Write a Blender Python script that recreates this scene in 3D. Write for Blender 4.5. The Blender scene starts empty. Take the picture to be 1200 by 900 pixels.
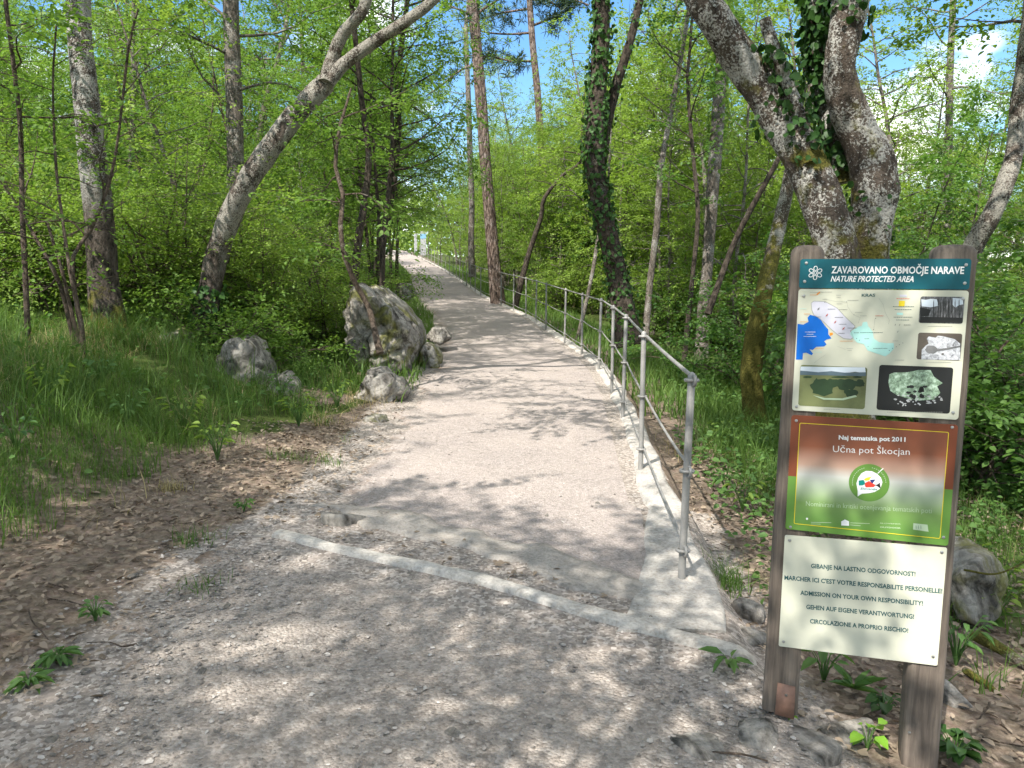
import bpy, math
import numpy as np
from mathutils import Vector, Matrix, noise as mnoise

sc = bpy.context.scene
COL = sc.collection
PI = math.pi
R = math.radians

# ------------------------------------------------------------------ camera
CAMZ = 1.6
_p, _r, F = R(7.0), R(0.65), 900.0
_rt = np.array([1.0, 0, 0]); _fw = np.array([0, math.cos(_p), -math.sin(_p)]); _up = np.array([0, math.sin(_p), math.cos(_p)])
RT = _rt * math.cos(_r) + _up * math.sin(_r)
UP = _up * math.cos(_r) - _rt * math.sin(_r)
CAM = np.array([0, 0, CAMZ])
def ray(x, y): return _fw + (x - 600) / F * RT + (450 - y) / F * UP
def at(x, y, Y):
    d = ray(x, y); return CAM + d * (Y / d[1])
def gz(x, y, z):
    d = ray(x, y); return CAM + d * ((z - CAMZ) / d[2])
cd = bpy.data.cameras.new('camera'); cam = bpy.data.objects.new('camera', cd); COL.objects.link(cam)
M = Matrix.Identity(4)
for i in range(3):
    M[i][0] = RT[i]; M[i][1] = UP[i]; M[i][2] = -_fw[i]; M[i][3] = CAM[i]
cam.matrix_world = M
cd.sensor_width = 36; cd.lens = 27; cd.clip_end = 2000; cd.clip_start = 0.05
sc.camera = cam

# ------------------------------------------------------------------ light
SUN_AZ, SUN_EL = R(213), R(52)
w = bpy.data.worlds.new('World'); sc.world = w; w.use_nodes = True
nt = w.node_tree; N = nt.nodes; L = nt.links
bg = N['Background']
sky = N.new('ShaderNodeTexSky'); sky.sky_type = 'NISHITA'; sky.sun_disc = False
sky.sun_elevation = SUN_EL; sky.sun_rotation = SUN_AZ; sky.air_density = 1.0; sky.dust_density = 0.3; sky.ozone_density = 2.0
tc = N.new('ShaderNodeTexCoord'); mp = N.new('ShaderNodeMapping'); mp.inputs['Scale'].default_value = (1, 1, 2.2); mp.inputs['Location'].default_value = (9.0, 11.1, 2.6)
nz = N.new('ShaderNodeTexNoise'); nz.inputs['Scale'].default_value = 3.2; nz.inputs['Detail'].default_value = 8
rp = N.new('ShaderNodeValToRGB'); rp.color_ramp.elements[0].position = .47; rp.color_ramp.elements[1].position = .64
mx = N.new('ShaderNodeMixRGB'); mx.inputs[2].default_value = (12.2, 11.3, 10.2, 1)
L.new(tc.outputs['Generated'], mp.inputs[0]); L.new(mp.outputs[0], nz.inputs[0]); L.new(nz.outputs[0], rp.inputs[0])
L.new(rp.outputs[0], mx.inputs[0]); hs = N.new('ShaderNodeHueSaturation'); hs.inputs['Saturation'].default_value = 1.25; hs.inputs['Value'].default_value = .78
L.new(sky.outputs[0], hs.inputs['Color']); L.new(hs.outputs[0], mx.inputs[1]); L.new(mx.outputs[0], bg.inputs[0])
bg.inputs[1].default_value = 0.15
sd = bpy.data.lights.new('sun', 'SUN'); sd.energy = 3.9; sd.angle = R(0.53); sd.color = (1, .95, .88)
so = bpy.data.objects.new('sun', sd); COL.objects.link(so)
S = Vector((math.sin(SUN_AZ) * math.cos(SUN_EL), math.cos(SUN_AZ) * math.cos(SUN_EL), math.sin(SUN_EL)))
so.rotation_euler = S.to_track_quat('Z', 'Y').to_euler(); so.location = (-8, -20, 30)
vs = sc.view_settings; vs.view_transform = 'Standard'; vs.look = 'None'; vs.gamma = 1; vs.use_curve_mapping = False
vs.exposure = 1.24
sc.render.engine = 'CYCLES'
cy = sc.cycles
cy.max_bounces = 5; cy.diffuse_bounces = 3; cy.glossy_bounces = 2; cy.transmission_bounces = 3; cy.transparent_max_bounces = 4
cy.use_denoising = True; cy.use_adaptive_sampling = True; cy.adaptive_threshold = 0.02
cy.caustics_reflective = False; cy.caustics_refractive = False; cy.sample_clamp_indirect = 6

# ------------------------------------------------------------------ helpers
def tag(o, label=None, cat=None, group=None, kind=None):
    if label: o['label'] = label
    if cat: o['category'] = cat
    if group: o['group'] = group
    if kind: o['kind'] = kind
    return o
def empty(name, loc, label=None, cat=None, group=None, rz=0):
    o = bpy.data.objects.new(name, None); COL.objects.link(o); o.location = loc; o.rotation_euler = (0, 0, rz)
    o.empty_display_size = .2
    return tag(o, label, cat, group)
def mesh_obj(name, me, parent=None):
    o = bpy.data.objects.new(name, me); COL.objects.link(o)
    if parent: o.parent = parent
    return o
def copy_thing(root, loc, rz=0, scale=1.0):
    c = root.copy(); COL.objects.link(c); c.location = loc; c.rotation_euler = (0, 0, rz)
    c.scale = (scale,) * 3 if np.isscalar(scale) else scale
    for ch in root.children:
        d = ch.copy(); COL.objects.link(d); d.parent = c
        for g in ch.children:
            e = g.copy(); COL.objects.link(e); e.parent = d
    return c
class MB:
    """collects vertices and polygons; builds one mesh"""
    def __init__(s): s.v = []; s.l = []; s.t = []; s.m = []; s.n = 0
    def add(s, V, faces, mat=0):
        V = np.asarray(V, float).reshape(-1, 3)
        if isinstance(faces, np.ndarray):
            s.l.append((faces + s.n).ravel()); s.t.append(np.full(len(faces), faces.shape[1])); s.m.append(np.full(len(faces), mat))
        else:
            for f in faces:
                s.l.append(np.array(f) + s.n); s.t.append(np.array([len(f)])); s.m.append(np.array([mat]))
        s.v.append(V); s.n += len(V)
    def mesh(s, name, mats, smooth=True, origin=(0, 0, 0)):
        me = bpy.data.meshes.new(name)
        if not isinstance(mats, (list, tuple)): mats = [mats]
        for m in mats: me.materials.append(m)
        if s.n == 0: return me
        V = np.concatenate(s.v) - np.asarray(origin, float); l = np.concatenate(s.l).astype(np.int32)
        t = np.concatenate(s.t).astype(np.int32); mi = np.concatenate(s.m).astype(np.int32)
        me.vertices.add(len(V)); me.vertices.foreach_set('co', V.astype(np.float32).ravel())
        me.loops.add(len(l)); me.loops.foreach_set('vertex_index', l)
        me.polygons.add(len(t)); st = np.concatenate([[0], np.cumsum(t)[:-1]]).astype(np.int32)
        me.polygons.foreach_set('loop_start', st); me.polygons.foreach_set('loop_total', t)
        me.polygons.foreach_set('material_index', mi)
        me.polygons.foreach_set('use_smooth', np.full(len(t), smooth))
        me.update(calc_edges=True); me.validate()
        return me
    def build(s, name, mats, parent=None, smooth=True, origin=(0, 0, 0)):
        return mesh_obj(name, s.mesh(name, mats, smooth, origin), parent)
def attr(me, name, vals):
    a = me.attributes.new(name, 'FLOAT', 'POINT'); a.data.foreach_set('value', np.asarray(vals, np.float32))

def vnoise(x, y, seed=0):
    x = np.asarray(x, float); y = np.asarray(y, float)
    xi = np.floor(x).astype(np.int64); yi = np.floor(y).astype(np.int64); fx = x - xi; fy = y - yi
    fx = fx * fx * (3 - 2 * fx); fy = fy * fy * (3 - 2 * fy)
    def h(a, b):
        n = (a * 374761393 + b * 668265263 + seed * 1442695041) & 0xFFFFFFFF
        n = ((n ^ (n >> 13)) * 1274126177) & 0xFFFFFFFF
        return ((n ^ (n >> 16)) & 0xFFFF) / 65535.0
    return (h(xi, yi) * (1 - fx) + h(xi + 1, yi) * fx) * (1 - fy) + (h(xi, yi + 1) * (1 - fx) + h(xi + 1, yi + 1) * fx) * fy
def fbm(x, y, seed=0, o=3):
    s = 0; a = .5; 
    for k in range(o):
        s = s + a * (vnoise(x * 2 ** k, y * 2 ** k, seed + k) * 2 - 1); a *= .5
    return s

# ------------------------------------------------------------------ the lie of the land
_yy = np.arange(-60, 320, .1)
def smooth_tab(ys, vs, sig):
    v = np.interp(_yy, ys, vs); k = np.arange(-30, 31) * .1; g = np.exp(-k * k / (2 * sig * sig)); g /= g.sum()
    return np.convolve(np.pad(v, 30, mode='edge'), g, 'valid')
_XR = smooth_tab([-60, 0, 3.4, 3.85, 6.1, 8.25, 9.95, 12, 13.6, 15.9, 18.5, 22.2, 23.8, 26.2, 31, 42.9, 49, 54, 61, 85, 95, 120, 320],
                 [.9, .9, .9, .9, 1.05, 1.21, 1.31, 1.37, 1.33, 1.1, .8, .4, .05, -.4, -1.3, -2.95, -3.9, -4.85, -6.3, -11.6, -13.4, -17.6, -50], .5)
_ZC = smooth_tab([-60, 0, 3, 4.5, 6.1, 8.25, 9.95, 12, 14.7, 15.9, 18.5, 22.2, 23.8, 26.2, 31, 42.9, 49, 54, 61, 85, 95, 140, 320],
                 [-.1, 0, .0, .07, .15, .21, .28, .35, .44, .5, .64, .82, .93, 1.06, 1.35, 2.06, 2.45, 2.9, 3.5, 5.6, 6.2, 7.5, 9], .7)
def xr(y): return np.interp(y, _yy, _XR)
def zc(y): return np.interp(y, _yy, _ZC)
_XL = smooth_tab([-60, 2.5, 4.3, 5.1, 8, 11.4, 14, 16, 20, 30, 320], [-1.75, -1.72, -1.62, -1.3, -1.27, -1.33, -1.42, -1.55, -1.95, -3.85, -100], .2)
def xl(y):
    y = np.asarray(y, float); a = np.interp(y, _yy, _XL); b = xr(y) - 2.7; t = np.clip((y - 11) / 4, 0, 1)
    return a * (1 - t) + b * t
def edge_r(y):
    y = np.asarray(y, float)
    return np.interp(y, [-60, 2.0, 3.3, 3.6, 4.2, 5.2, 320], [1.1, 1.02, 1.0, 1.06, 1.10, 1.2, 0]) * (y < 5.2) + (xr(y) + .18) * (y >= 5.2)
def rise(e): return np.interp(e, [-99, 0, 1, 1.6, 2.3, 3.4, 7, 12, 30, 90], [0, 0, .08, .2, .5, .78, 1.35, 2.0, 4.5, 9])
def hgt(x, y):
    x = np.asarray(x, float); y = np.asarray(y, float)
    e = xl(y) - x; e2 = x - edge_r(y); z = zc(y)
    ks = np.clip((y - 1.5) / 4.5, .25, 1)
    left = rise(np.maximum(e, 0)) * ks
    k = np.clip((e2 - .0) / .14, 0, 1); k = k * k * (3 - 2 * k)
    ky = np.clip((y - 3.0) / .8, 0.0, 1)
    right = -k * (.05 + .07 * ky) - .085 * np.clip(e2, 0, 7) - .04 * np.clip(e2 - 7, 0, 40) + .01 * np.clip(e2 - 60, 0, 300)
    off = np.clip(np.maximum(e, e2 - .25) / .8, 0, 1)
    b = fbm(x * .9, y * .9, 3) * .09 + fbm(x * 3, y * 3, 9) * .03
    far = np.clip((np.hypot(x, y) - 90) / 200, 0, 1)
    return z + left + right + off * b + fbm(x * 2, y * 2, 21) * .012 - far * 0
def grass_line(y): return np.interp(y, [-5, 3.4, 4.5, 6, 7.3, 8.6, 10, 320], [-3.6, -2.95, -2.7, -2.5, -2.1, -1.5, -1.45, -1.45]) * (y < 9.5) + (xl(y) - .08) * (y >= 9.5)

# ------------------------------------------------------------------ materials
def new_mat(name):
    m = bpy.data.materials.new(name); m.use_nodes = True; n = m.node_tree
    for x in list(n.nodes):
        if x.type not in ('OUTPUT_MATERIAL', 'BSDF_PRINCIPLED'): n.nodes.remove(x)
    return m, n.nodes, n.links, n.nodes['Principled BSDF']
def ramp(N, stops):
    r = N.new('ShaderNodeValToRGB'); e = r.color_ramp.elements
    while len(e) > 1: e.remove(e[0])
    for i, (p, c) in enumerate(stops):
        q = e[0] if i == 0 else e.new(p)
        q.position = p; q.color = (*c, 1) if len(c) == 3 else c
    return r
def noise(N, L, scale, detail=4, rough=.55, coord='Object', vec=None, scl=None, dist=0):
    n = N.new('ShaderNodeTexNoise'); n.inputs['Scale'].default_value = scale; n.inputs['Detail'].default_value = detail
    n.inputs['Roughness'].default_value = rough; n.inputs['Distortion'].default_value = dist
    src = vec
    if src is None:
        src = N.new('ShaderNodeTexCoord').outputs[coord]
    if scl:
        mpn = N.new('ShaderNodeMapping'); mpn.inputs['Scale'].default_value = scl; L.new(src, mpn.inputs[0]); src = mpn.outputs[0]
    L.new(src, n.inputs[0]); return n
def mix(N, L, f, a, b, mode='MIX'):
    m = N.new('ShaderNodeMixRGB'); m.blend_type = mode
    for i, v in enumerate((f, a, b)):
        if hasattr(v, 'is_linked'): L.new(v, m.inputs[i])
        elif np.isscalar(v): m.inputs[i].default_value = v
        else: m.inputs[i].default_value = (*v, 1)
    return m.outputs[0]
def math_n(N, L, op, a, b=None, clamp=False):
    m = N.new('ShaderNodeMath'); m.operation = op; m.use_clamp = clamp
    for i, v in enumerate((a, b)):
        if v is None: continue
        if hasattr(v, 'is_linked'): L.new(v, m.inputs[i])
        else: m.inputs[i].default_value = v
    return m.outputs[0]
def bump(N, L, bsdf, h, strength=.5, dist=.02):
    b = N.new('ShaderNodeBump'); b.inputs['Strength'].default_value = strength; b.inputs['Distance'].default_value = dist
    L.new(h, b.inputs['Height']); L.new(b.outputs[0], bsdf.inputs['Normal'])

def leaf_mat(name, c1, c2, tr=.48, tcol=(1.15, 1.2, .7), rough=.55, coat=.3):
    m, N, L, b = new_mat(name)
    g = N.new('ShaderNodeNewGeometry'); oi = N.new('ShaderNodeObjectInfo')
    r = ramp(N, [(0, c1), (1, c2)])
    n = noise(N, L, .55, 2, coord='Object')
    t = math_n(N, L, 'ADD', math_n(N, L, 'MULTIPLY', g.outputs['Random Per Island'], .55), math_n(N, L, 'MULTIPLY', n.outputs[0], .35))
    t = math_n(N, L, 'ADD', t, math_n(N, L, 'MULTIPLY', oi.outputs['Random'], .3))
    t = math_n(N, L, 'SUBTRACT', t, .12, True)
    L.new(t, r.inputs[0])
    L.new(r.outputs[0], b.inputs['Base Color']); b.inputs['Roughness'].default_value = rough
    b.inputs['Specular IOR Level'].default_value = coat
    tl = N.new('ShaderNodeBsdfTranslucent'); mxs = N.new('ShaderNodeMixShader'); mxs.inputs[0].default_value = tr
    L.new(mix(N, L, 1.0, r.outputs[0], tcol, 'MULTIPLY'), tl.inputs[0])
    L.new(b.outputs[0], mxs.inputs[1]); L.new(tl.outputs[0], mxs.inputs[2])
    L.new(mxs.outputs[0], N['Material Output'].inputs[0])
    return m
M_LEAF = leaf_mat('leaf_spring', (.075, .155, .026), (.22, .345, .07))
M_LEAF2 = leaf_mat('leaf_yellowgreen', (.13, .225, .034), (.29, .395, .085))
M_LEAF3 = leaf_mat('leaf_deep', (.045, .115, .024), (.135, .245, .055))
M_IVY = leaf_mat('leaf_ivy', (.018, .055, .012), (.065, .145, .03), tr=.25, rough=.5, coat=.25)
M_NEEDLE = leaf_mat('needles', (.02, .045, .02), (.05, .085, .035), tr=.15)
M_GRASS = leaf_mat('grass_blade', (.045, .115, .018), (.17, .265, .06), tr=.4)
M_DRYGRASS = leaf_mat('dry_grass', (.30, .24, .12), (.45, .38, .2), tr=.3)
M_WEED = leaf_mat('weed_leaf', (.06, .14, .035), (.14, .25, .06), tr=.35)
M_BRIGHT = leaf_mat('young_ivy_leaf', (.16, .34, .03), (.25, .46, .05), tr=.4, rough=.35)
M_LITTER = leaf_mat('dead_leaf', (.12, .092, .064), (.40, .32, .235), tr=.1, tcol=(1, .8, .6), rough=.7)

def bark_mat(name, dark, mid, light, lichen=.5, moss=0., mossz=1.0, sc_=7, ridges=0, foot=0.):
    m, N, L, b = new_mat(name)
    tcn = N.new('ShaderNodeTexCoord').outputs['Object']
    n1 = noise(N, L, sc_ * 3, 6, .65, vec=tcn, scl=(1, 1, .45)); n2 = noise(N, L, sc_ * .55, 5, .6, vec=tcn, dist=.6)
    n3 = noise(N, L, sc_ * 9, 3, .7, vec=tcn)
    base = ramp(N, [(.36, dark), (.60, mid)]); L.new(n1.outputs[0], base.inputs[0])
    msk = ramp(N, [(.62 - lichen * .28, (0, 0, 0)), (.665 - lichen * .27, (1, 1, 1))])
    L.new(math_n(N, L, 'ADD', math_n(N, L, 'MULTIPLY', n2.outputs[0], .58), math_n(N, L, 'MULTIPLY', n3.outputs[0], .42)), msk.inputs[0])
    lt = ramp(N, [(.35, tuple(c * .55 for c in light)), (.6, light)]); L.new(n3.outputs[0], lt.inputs[0])
    mk = msk.outputs[0]
    if foot:
        spz = N.new('ShaderNodeSeparateXYZ'); L.new(tcn, spz.inputs[0])
        fz = math_n(N, L, 'ADD', math_n(N, L, 'MULTIPLY', math_n(N, L, 'SUBTRACT', spz.outputs[2], foot), 1.3), math_n(N, L, 'MULTIPLY', n2.outputs[0], 1.2), True)
        mk = math_n(N, L, 'MULTIPLY', mk, math_n(N, L, 'SUBTRACT', fz, .12, True))
    col = mix(N, L, mk, base.outputs[0], lt.outputs[0])
    if moss > 0:
        sp = N.new('ShaderNodeSeparateXYZ'); L.new(tcn, sp.inputs[0])
        nm = noise(N, L, 4.5, 4, .6, vec=tcn)
        f = math_n(N, L, 'SUBTRACT', math_n(N, L, 'ADD', nm.outputs[0], moss), math_n(N, L, 'MULTIPLY', sp.outputs[2], .5 / mossz))
        fr = ramp(N, [(.5, (0, 0, 0)), (.6, (1, 1, 1))]); L.new(f, fr.inputs[0])
        mc = ramp(N, [(.3, (.06, .055, .015)), (.65, (.15, .14, .03))]); L.new(n3.outputs[0], mc.inputs[0])
        col = mix(N, L, fr.outputs[0], col, mc.outputs[0])
    L.new(col, b.inputs['Base Color']); b.inputs['Roughness'].default_value = .9; b.inputs['Specular IOR Level'].default_value = .15
    h = n1.outputs[0]
    if ridges:
        wv = N.new('ShaderNodeTexVoronoi'); wv.feature = 'DISTANCE_TO_EDGE'; wv.inputs['Scale'].default_value = ridges
        mpn = N.new('ShaderNodeMapping'); mpn.inputs['Scale'].default_value = (1, 1, .22); L.new(tcn, mpn.inputs[0]); L.new(mpn.outputs[0], wv.inputs[0])
        h = math_n(N, L, 'ADD', h, math_n(N, L, 'MULTIPLY', wv.outputs[0], 2.0))
        cr = ramp(N, [(.0, (.25, .22, .2)), (.12, (1, 1, 1))]); L.new(wv.outputs[0], cr.inputs[0])
        L.new(mix(N, L, 1.0, col, cr.outputs[0], 'MULTIPLY'), b.inputs['Base Color'])
    h = math_n(N, L, 'ADD', h, math_n(N, L, 'MULTIPLY', n3.outputs[0], .5))
    bump(N, L, b, h, 1.0, .05)
    return m
B_LICHEN = bark_mat('bark_lichen', (.025, .02, .016), (.12, .098, .08), (.47, .455, .41), .58, .22, .9, foot=1.6)
B_LEAN = bark_mat('bark_leaning', (.025, .02, .015), (.13, .105, .085), (.40, .375, .32), .55, .15, .8, foot=1.2)
B_BIG = bark_mat('bark_big', (.035, .028, .022), (.12, .095, .075), (.46, .445, .40), .44, .28, 4.2)
B_DARK = bark_mat('bark_dark', (.025, .02, .016), (.10, .08, .062), (.2, .19, .16), .1, .1, 1)
B_PINE = bark_mat('bark_pine', (.07, .05, .04), (.24, .18, .145), (.30, .25, .22), .3, 0, 1, 5, 9)
B_MOSS = bark_mat('bark_mossy', (.04, .032, .024), (.15, .12, .09), (.4, .39, .34), .45, .62, 1.8)
B_GREY = bark_mat('bark_grey', (.07, .06, .048), (.2, .17, .14), (.36, .34, .3), .35, .05, 1)
B_TWIG = bark_mat('bark_twig', (.06, .045, .032), (.17, .13, .10), (.26, .23, .19), .2, 0, 1, 12)

def rock_mat(name, moss=.3, light=(.42, .40, .37), dark=(.16, .15, .135)):
    m, N, L, b = new_mat(name)
    tcn = N.new('ShaderNodeTexCoord').outputs['Object']
    n1 = noise(N, L, 2.6, 9, .62, vec=tcn, dist=1.6, scl=(1.3, 1.3, .7)); n2 = noise(N, L, 22, 6, .65, vec=tcn); n3 = noise(N, L, 2.1, 5, .6, vec=tcn, dist=1.2)
    base = ramp(N, [(.36, tuple(c * .35 for c in dark)), (.43, dark), (.5, tuple((a + c) / 2 for a, c in zip(dark, light))), (.6, light)]); L.new(n1.outputs[0], base.inputs[0])
    sp = ramp(N, [(.35, (.55, .55, .53)), (.55, (1, 1, 1))]); L.new(n2.outputs[0], sp.inputs[0])
    col = mix(N, L, 1.0, base.outputs[0], sp.outputs[0], 'MULTIPLY')
    f = ramp(N, [(.62 - moss * .3, (0, 0, 0)), (.72 - moss * .3, (1, 1, 1))]); L.new(n3.outputs[0], f.inputs[0])
    mc = ramp(N, [(.3, (.07, .07, .02)), (.65, (.17, .165, .04))]); L.new(n2.outputs[0], mc.inputs[0])
    vc = N.new('ShaderNodeTexVoronoi'); vc.feature = 'DISTANCE_TO_EDGE'; vc.inputs['Scale'].default_value = 2.6
    wp = N.new('ShaderNodeMixRGB'); wp.inputs[0].default_value = .35; L.new(tcn, wp.inputs[1]); L.new(n1.outputs['Color'], wp.inputs[2]); L.new(wp.outputs[0], vc.inputs[0])
    cr = ramp(N, [(.0, (.25, .24, .22)), (.035, (1, 1, 1))]); L.new(vc.outputs[0], cr.inputs[0]); col = mix(N, L, .8, col, cr.outputs[0], 'MULTIPLY')
    col = mix(N, L, math_n(N, L, 'MULTIPLY', f.outputs[0], .85), col, mc.outputs[0])
    L.new(col, b.inputs['Base Color']); b.inputs['Roughness'].default_value = .88; b.inputs['Specular IOR Level'].default_value = .25
    bump(N, L, b, math_n(N, L, 'ADD', n1.outputs[0], math_n(N, L, 'MULTIPLY', n2.outputs[0], .4)), .8, .06)
    return m
M_ROCK = rock_mat('limestone', .38, (.36, .335, .295), (.15, .135, .115)); M_ROCKM = rock_mat('limestone_mossy', .6, (.45, .42, .37), (.2, .185, .16)); M_STONE = rock_mat('pale_stone', .2, (.40, .37, .325), (.17, .155, .135))

def ground_mat():
    m, N, L, b = new_mat('woodland_soil')
    tcn = N.new('ShaderNodeTexCoord').outputs['Object']
    n1 = noise(N, L, 1.6, 6, .65, vec=tcn); n2 = noise(N, L, 26, 6, .7, vec=tcn); n4 = noise(N, L, 6, 5, .7, vec=tcn)
    v = N.new('ShaderNodeTexVoronoi'); v.inputs['Scale'].default_value = 26; L.new(tcn, v.inputs[0])
    soil = ramp(N, [(.3, (.09, .068, .05)), (.5, (.18, .14, .106)), (.7, (.31, .25, .195))]); L.new(n2.outputs[0], soil.inputs[0])
    lv = mix(N, L, math_n(N, L, 'MULTIPLY', n4.outputs[0], .5), soil.outputs[0], mix(N, L, .5, v.outputs['Color'], (.33, .23, .16)), 'MULTIPLY')
    lv = mix(N, L, .45, soil.outputs[0], lv)
    a = N.new('ShaderNodeAttribute'); a.attribute_name = 'grassy'
    gr = ramp(N, [(.3, (.035, .055, .015)), (.7, (.09, .115, .03))]); L.new(n2.outputs[0], gr.inputs[0])
    gf = ramp(N, [(.42, (0, 0, 0)), (.6, (1, 1, 1))]); L.new(math_n(N, L, 'ADD', a.outputs['Fac'], math_n(N, L, 'MULTIPLY', math_n(N, L, 'SUBTRACT', n1.outputs[0], .5), .6)), gf.inputs[0])
    col = mix(N, L, gf.outputs[0], lv, gr.outputs[0])
    g2 = N.new('ShaderNodeAttribute'); g2.attribute_name = 'gravelly'
    v2 = N.new('ShaderNodeTexVoronoi'); v2.inputs['Scale'].default_value = 60; L.new(tcn, v2.inputs[0])
    sp = N.new('ShaderNodeSeparateColor'); L.new(v2.outputs['Color'], sp.inputs[0])
    gc = ramp(N, [(.0, (.175, .150, .127)), (.6, (.305, .266, .231)), (1, (.45, .403, .356))]); L.new(sp.outputs[0], gc.inputs[0])
    ff = ramp(N, [(.45, (0, 0, 0)), (.6, (1, 1, 1))]); L.new(math_n(N, L, 'ADD', g2.outputs['Fac'], math_n(N, L, 'MULTIPLY', math_n(N, L, 'SUBTRACT', n4.outputs[0], .5), .8)), ff.inputs[0])
    col = mix(N, L, ff.outputs[0], col, gc.outputs[0])
    L.new(col, b.inputs['Base Color']); b.inputs['Roughness'].default_value = .95; b.inputs['Specular IOR Level'].default_value = .1
    bump(N, L, b, math_n(N, L, 'ADD', n2.outputs[0], math_n(N, L, 'MULTIPLY', n4.outputs[0], .6)), .6, .02)
    return m
M_GROUND = ground_mat()
def gravel_mat(name, c0, c1, c2, scale, dirt=(.26, .185, .13), earth=.5, strength=.7):
    m, N, L, b = new_mat(name)
    tcn = N.new('ShaderNodeTexCoord').outputs['Object']
    v = N.new('ShaderNodeTexVoronoi'); v.inputs['Scale'].default_value = scale; L.new(tcn, v.inputs[0])
    v3 = N.new('ShaderNodeTexVoronoi'); v3.inputs['Scale'].default_value = scale * .42; L.new(tcn, v3.inputs[0])
    sp = N.new('ShaderNodeSeparateColor'); L.new(v.outputs['Color'], sp.inputs[0])
    gc = ramp(N, [(0, c0), (.55, c1), (1, c2)]); L.new(sp.outputs[0], gc.inputs[0])
    sp3 = N.new('ShaderNodeSeparateColor'); L.new(v3.outputs['Color'], sp3.inputs[0])
    gc3 = ramp(N, [(0, c0), (.5, c1), (1, c2)]); L.new(sp3.outputs[1], gc3.inputs[0])
    n1 = noise(N, L, 1.1, 6, .65, vec=tcn); n2 = noise(N, L, 9, 5, .7, vec=tcn); n5 = noise(N, L, 60, 4, .7, vec=tcn)
    col = mix(N, L, .4, gc.outputs[0], gc3.outputs[0])
    fine = ramp(N, [(.3, (.72, .71, .70)), (.6, (1.0, 1.0, 1.0))]); L.new(n5.outputs[0], fine.inputs[0])
    col = mix(N, L, 1.0, col, fine.outputs[0], 'MULTIPLY')
    pd = ramp(N, [(.42, (0, 0, 0)), (.7, (1, 1, 1))]); L.new(n1.outputs[0], pd.inputs[0])
    col = mix(N, L, math_n(N, L, 'MULTIPLY', pd.outputs[0], .3), col, tuple(c * 1.12 for c in (c2[0], c2[1] * .96, c2[2] * .92)))
    e = N.new('ShaderNodeAttribute'); e.attribute_name = 'earthy'
    fe = ramp(N, [(.42, (0, 0, 0)), (.72, (1, 1, 1))]); L.new(math_n(N, L, 'ADD', e.outputs['Fac'], math_n(N, L, 'MULTIPLY', math_n(N, L, 'SUBTRACT', n2.outputs[0], .5), .9)), fe.inputs[0])
    dc = ramp(N, [(.3, tuple(c * .55 for c in dirt)), (.7, dirt)]); L.new(n5.outputs[0], dc.inputs[0])
    col = mix(N, L, math_n(N, L, 'MULTIPLY', fe.outputs[0], .9), col, dc.outputs[0])
    L.new(col, b.inputs['Base Color']); b.inputs['Roughness'].default_value = .93; b.inputs['Specular IOR Level'].default_value = .2
    h = math_n(N, L, 'SUBTRACT', math_n(N, L, 'MULTIPLY', n5.outputs[0], .8), math_n(N, L, 'MULTIPLY', v.outputs['Distance'], .8))
    bump(N, L, b, h, strength, .012)
    return m
M_PATH = gravel_mat('path_gravel', (.235, .202, .180), (.335, .292, .266), (.44, .393, .358), 95, earth=.5)
M_FORE = gravel_mat('crushed_gravel', (.175, .150, .127), (.305, .266, .231), (.45, .403, .356), 70, strength=.9)
def concrete_mat(name, base, var=.25):
    m, N, L, b = new_mat(name)
    tcn = N.new('ShaderNodeTexCoord').outputs['Object']
    n1 = noise(N, L, 3, 8, .65, vec=tcn); n2 = noise(N, L, 45, 5, .7, vec=tcn)
    r = ramp(N, [(.3, tuple(c * (1 - var * 1.6) for c in base)), (.5, base), (.7, tuple(min(.8, c * (1 + var * .6)) for c in base))]); L.new(n1.outputs[0], r.inputs[0])
    r2 = ramp(N, [(.35, (.62, .6, .57)), (.55, (1, 1, 1))]); L.new(n2.outputs[0], r2.inputs[0])
    L.new(mix(N, L, 1.0, r.outputs[0], r2.outputs[0], 'MULTIPLY'), b.inputs['Base Color']); b.inputs['Roughness'].default_value = .92
    bump(N, L, b, math_n(N, L, 'ADD', n1.outputs[0], n2.outputs[0]), .7, .012)
    return m
M_CONC = concrete_mat('worn_concrete', (.43, .41, .375)); M_EDGE = concrete_mat('stone_edging', (.44, .42, .385)); M_SILL = concrete_mat('rough_concrete', (.42, .38, .335), .4)
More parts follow.
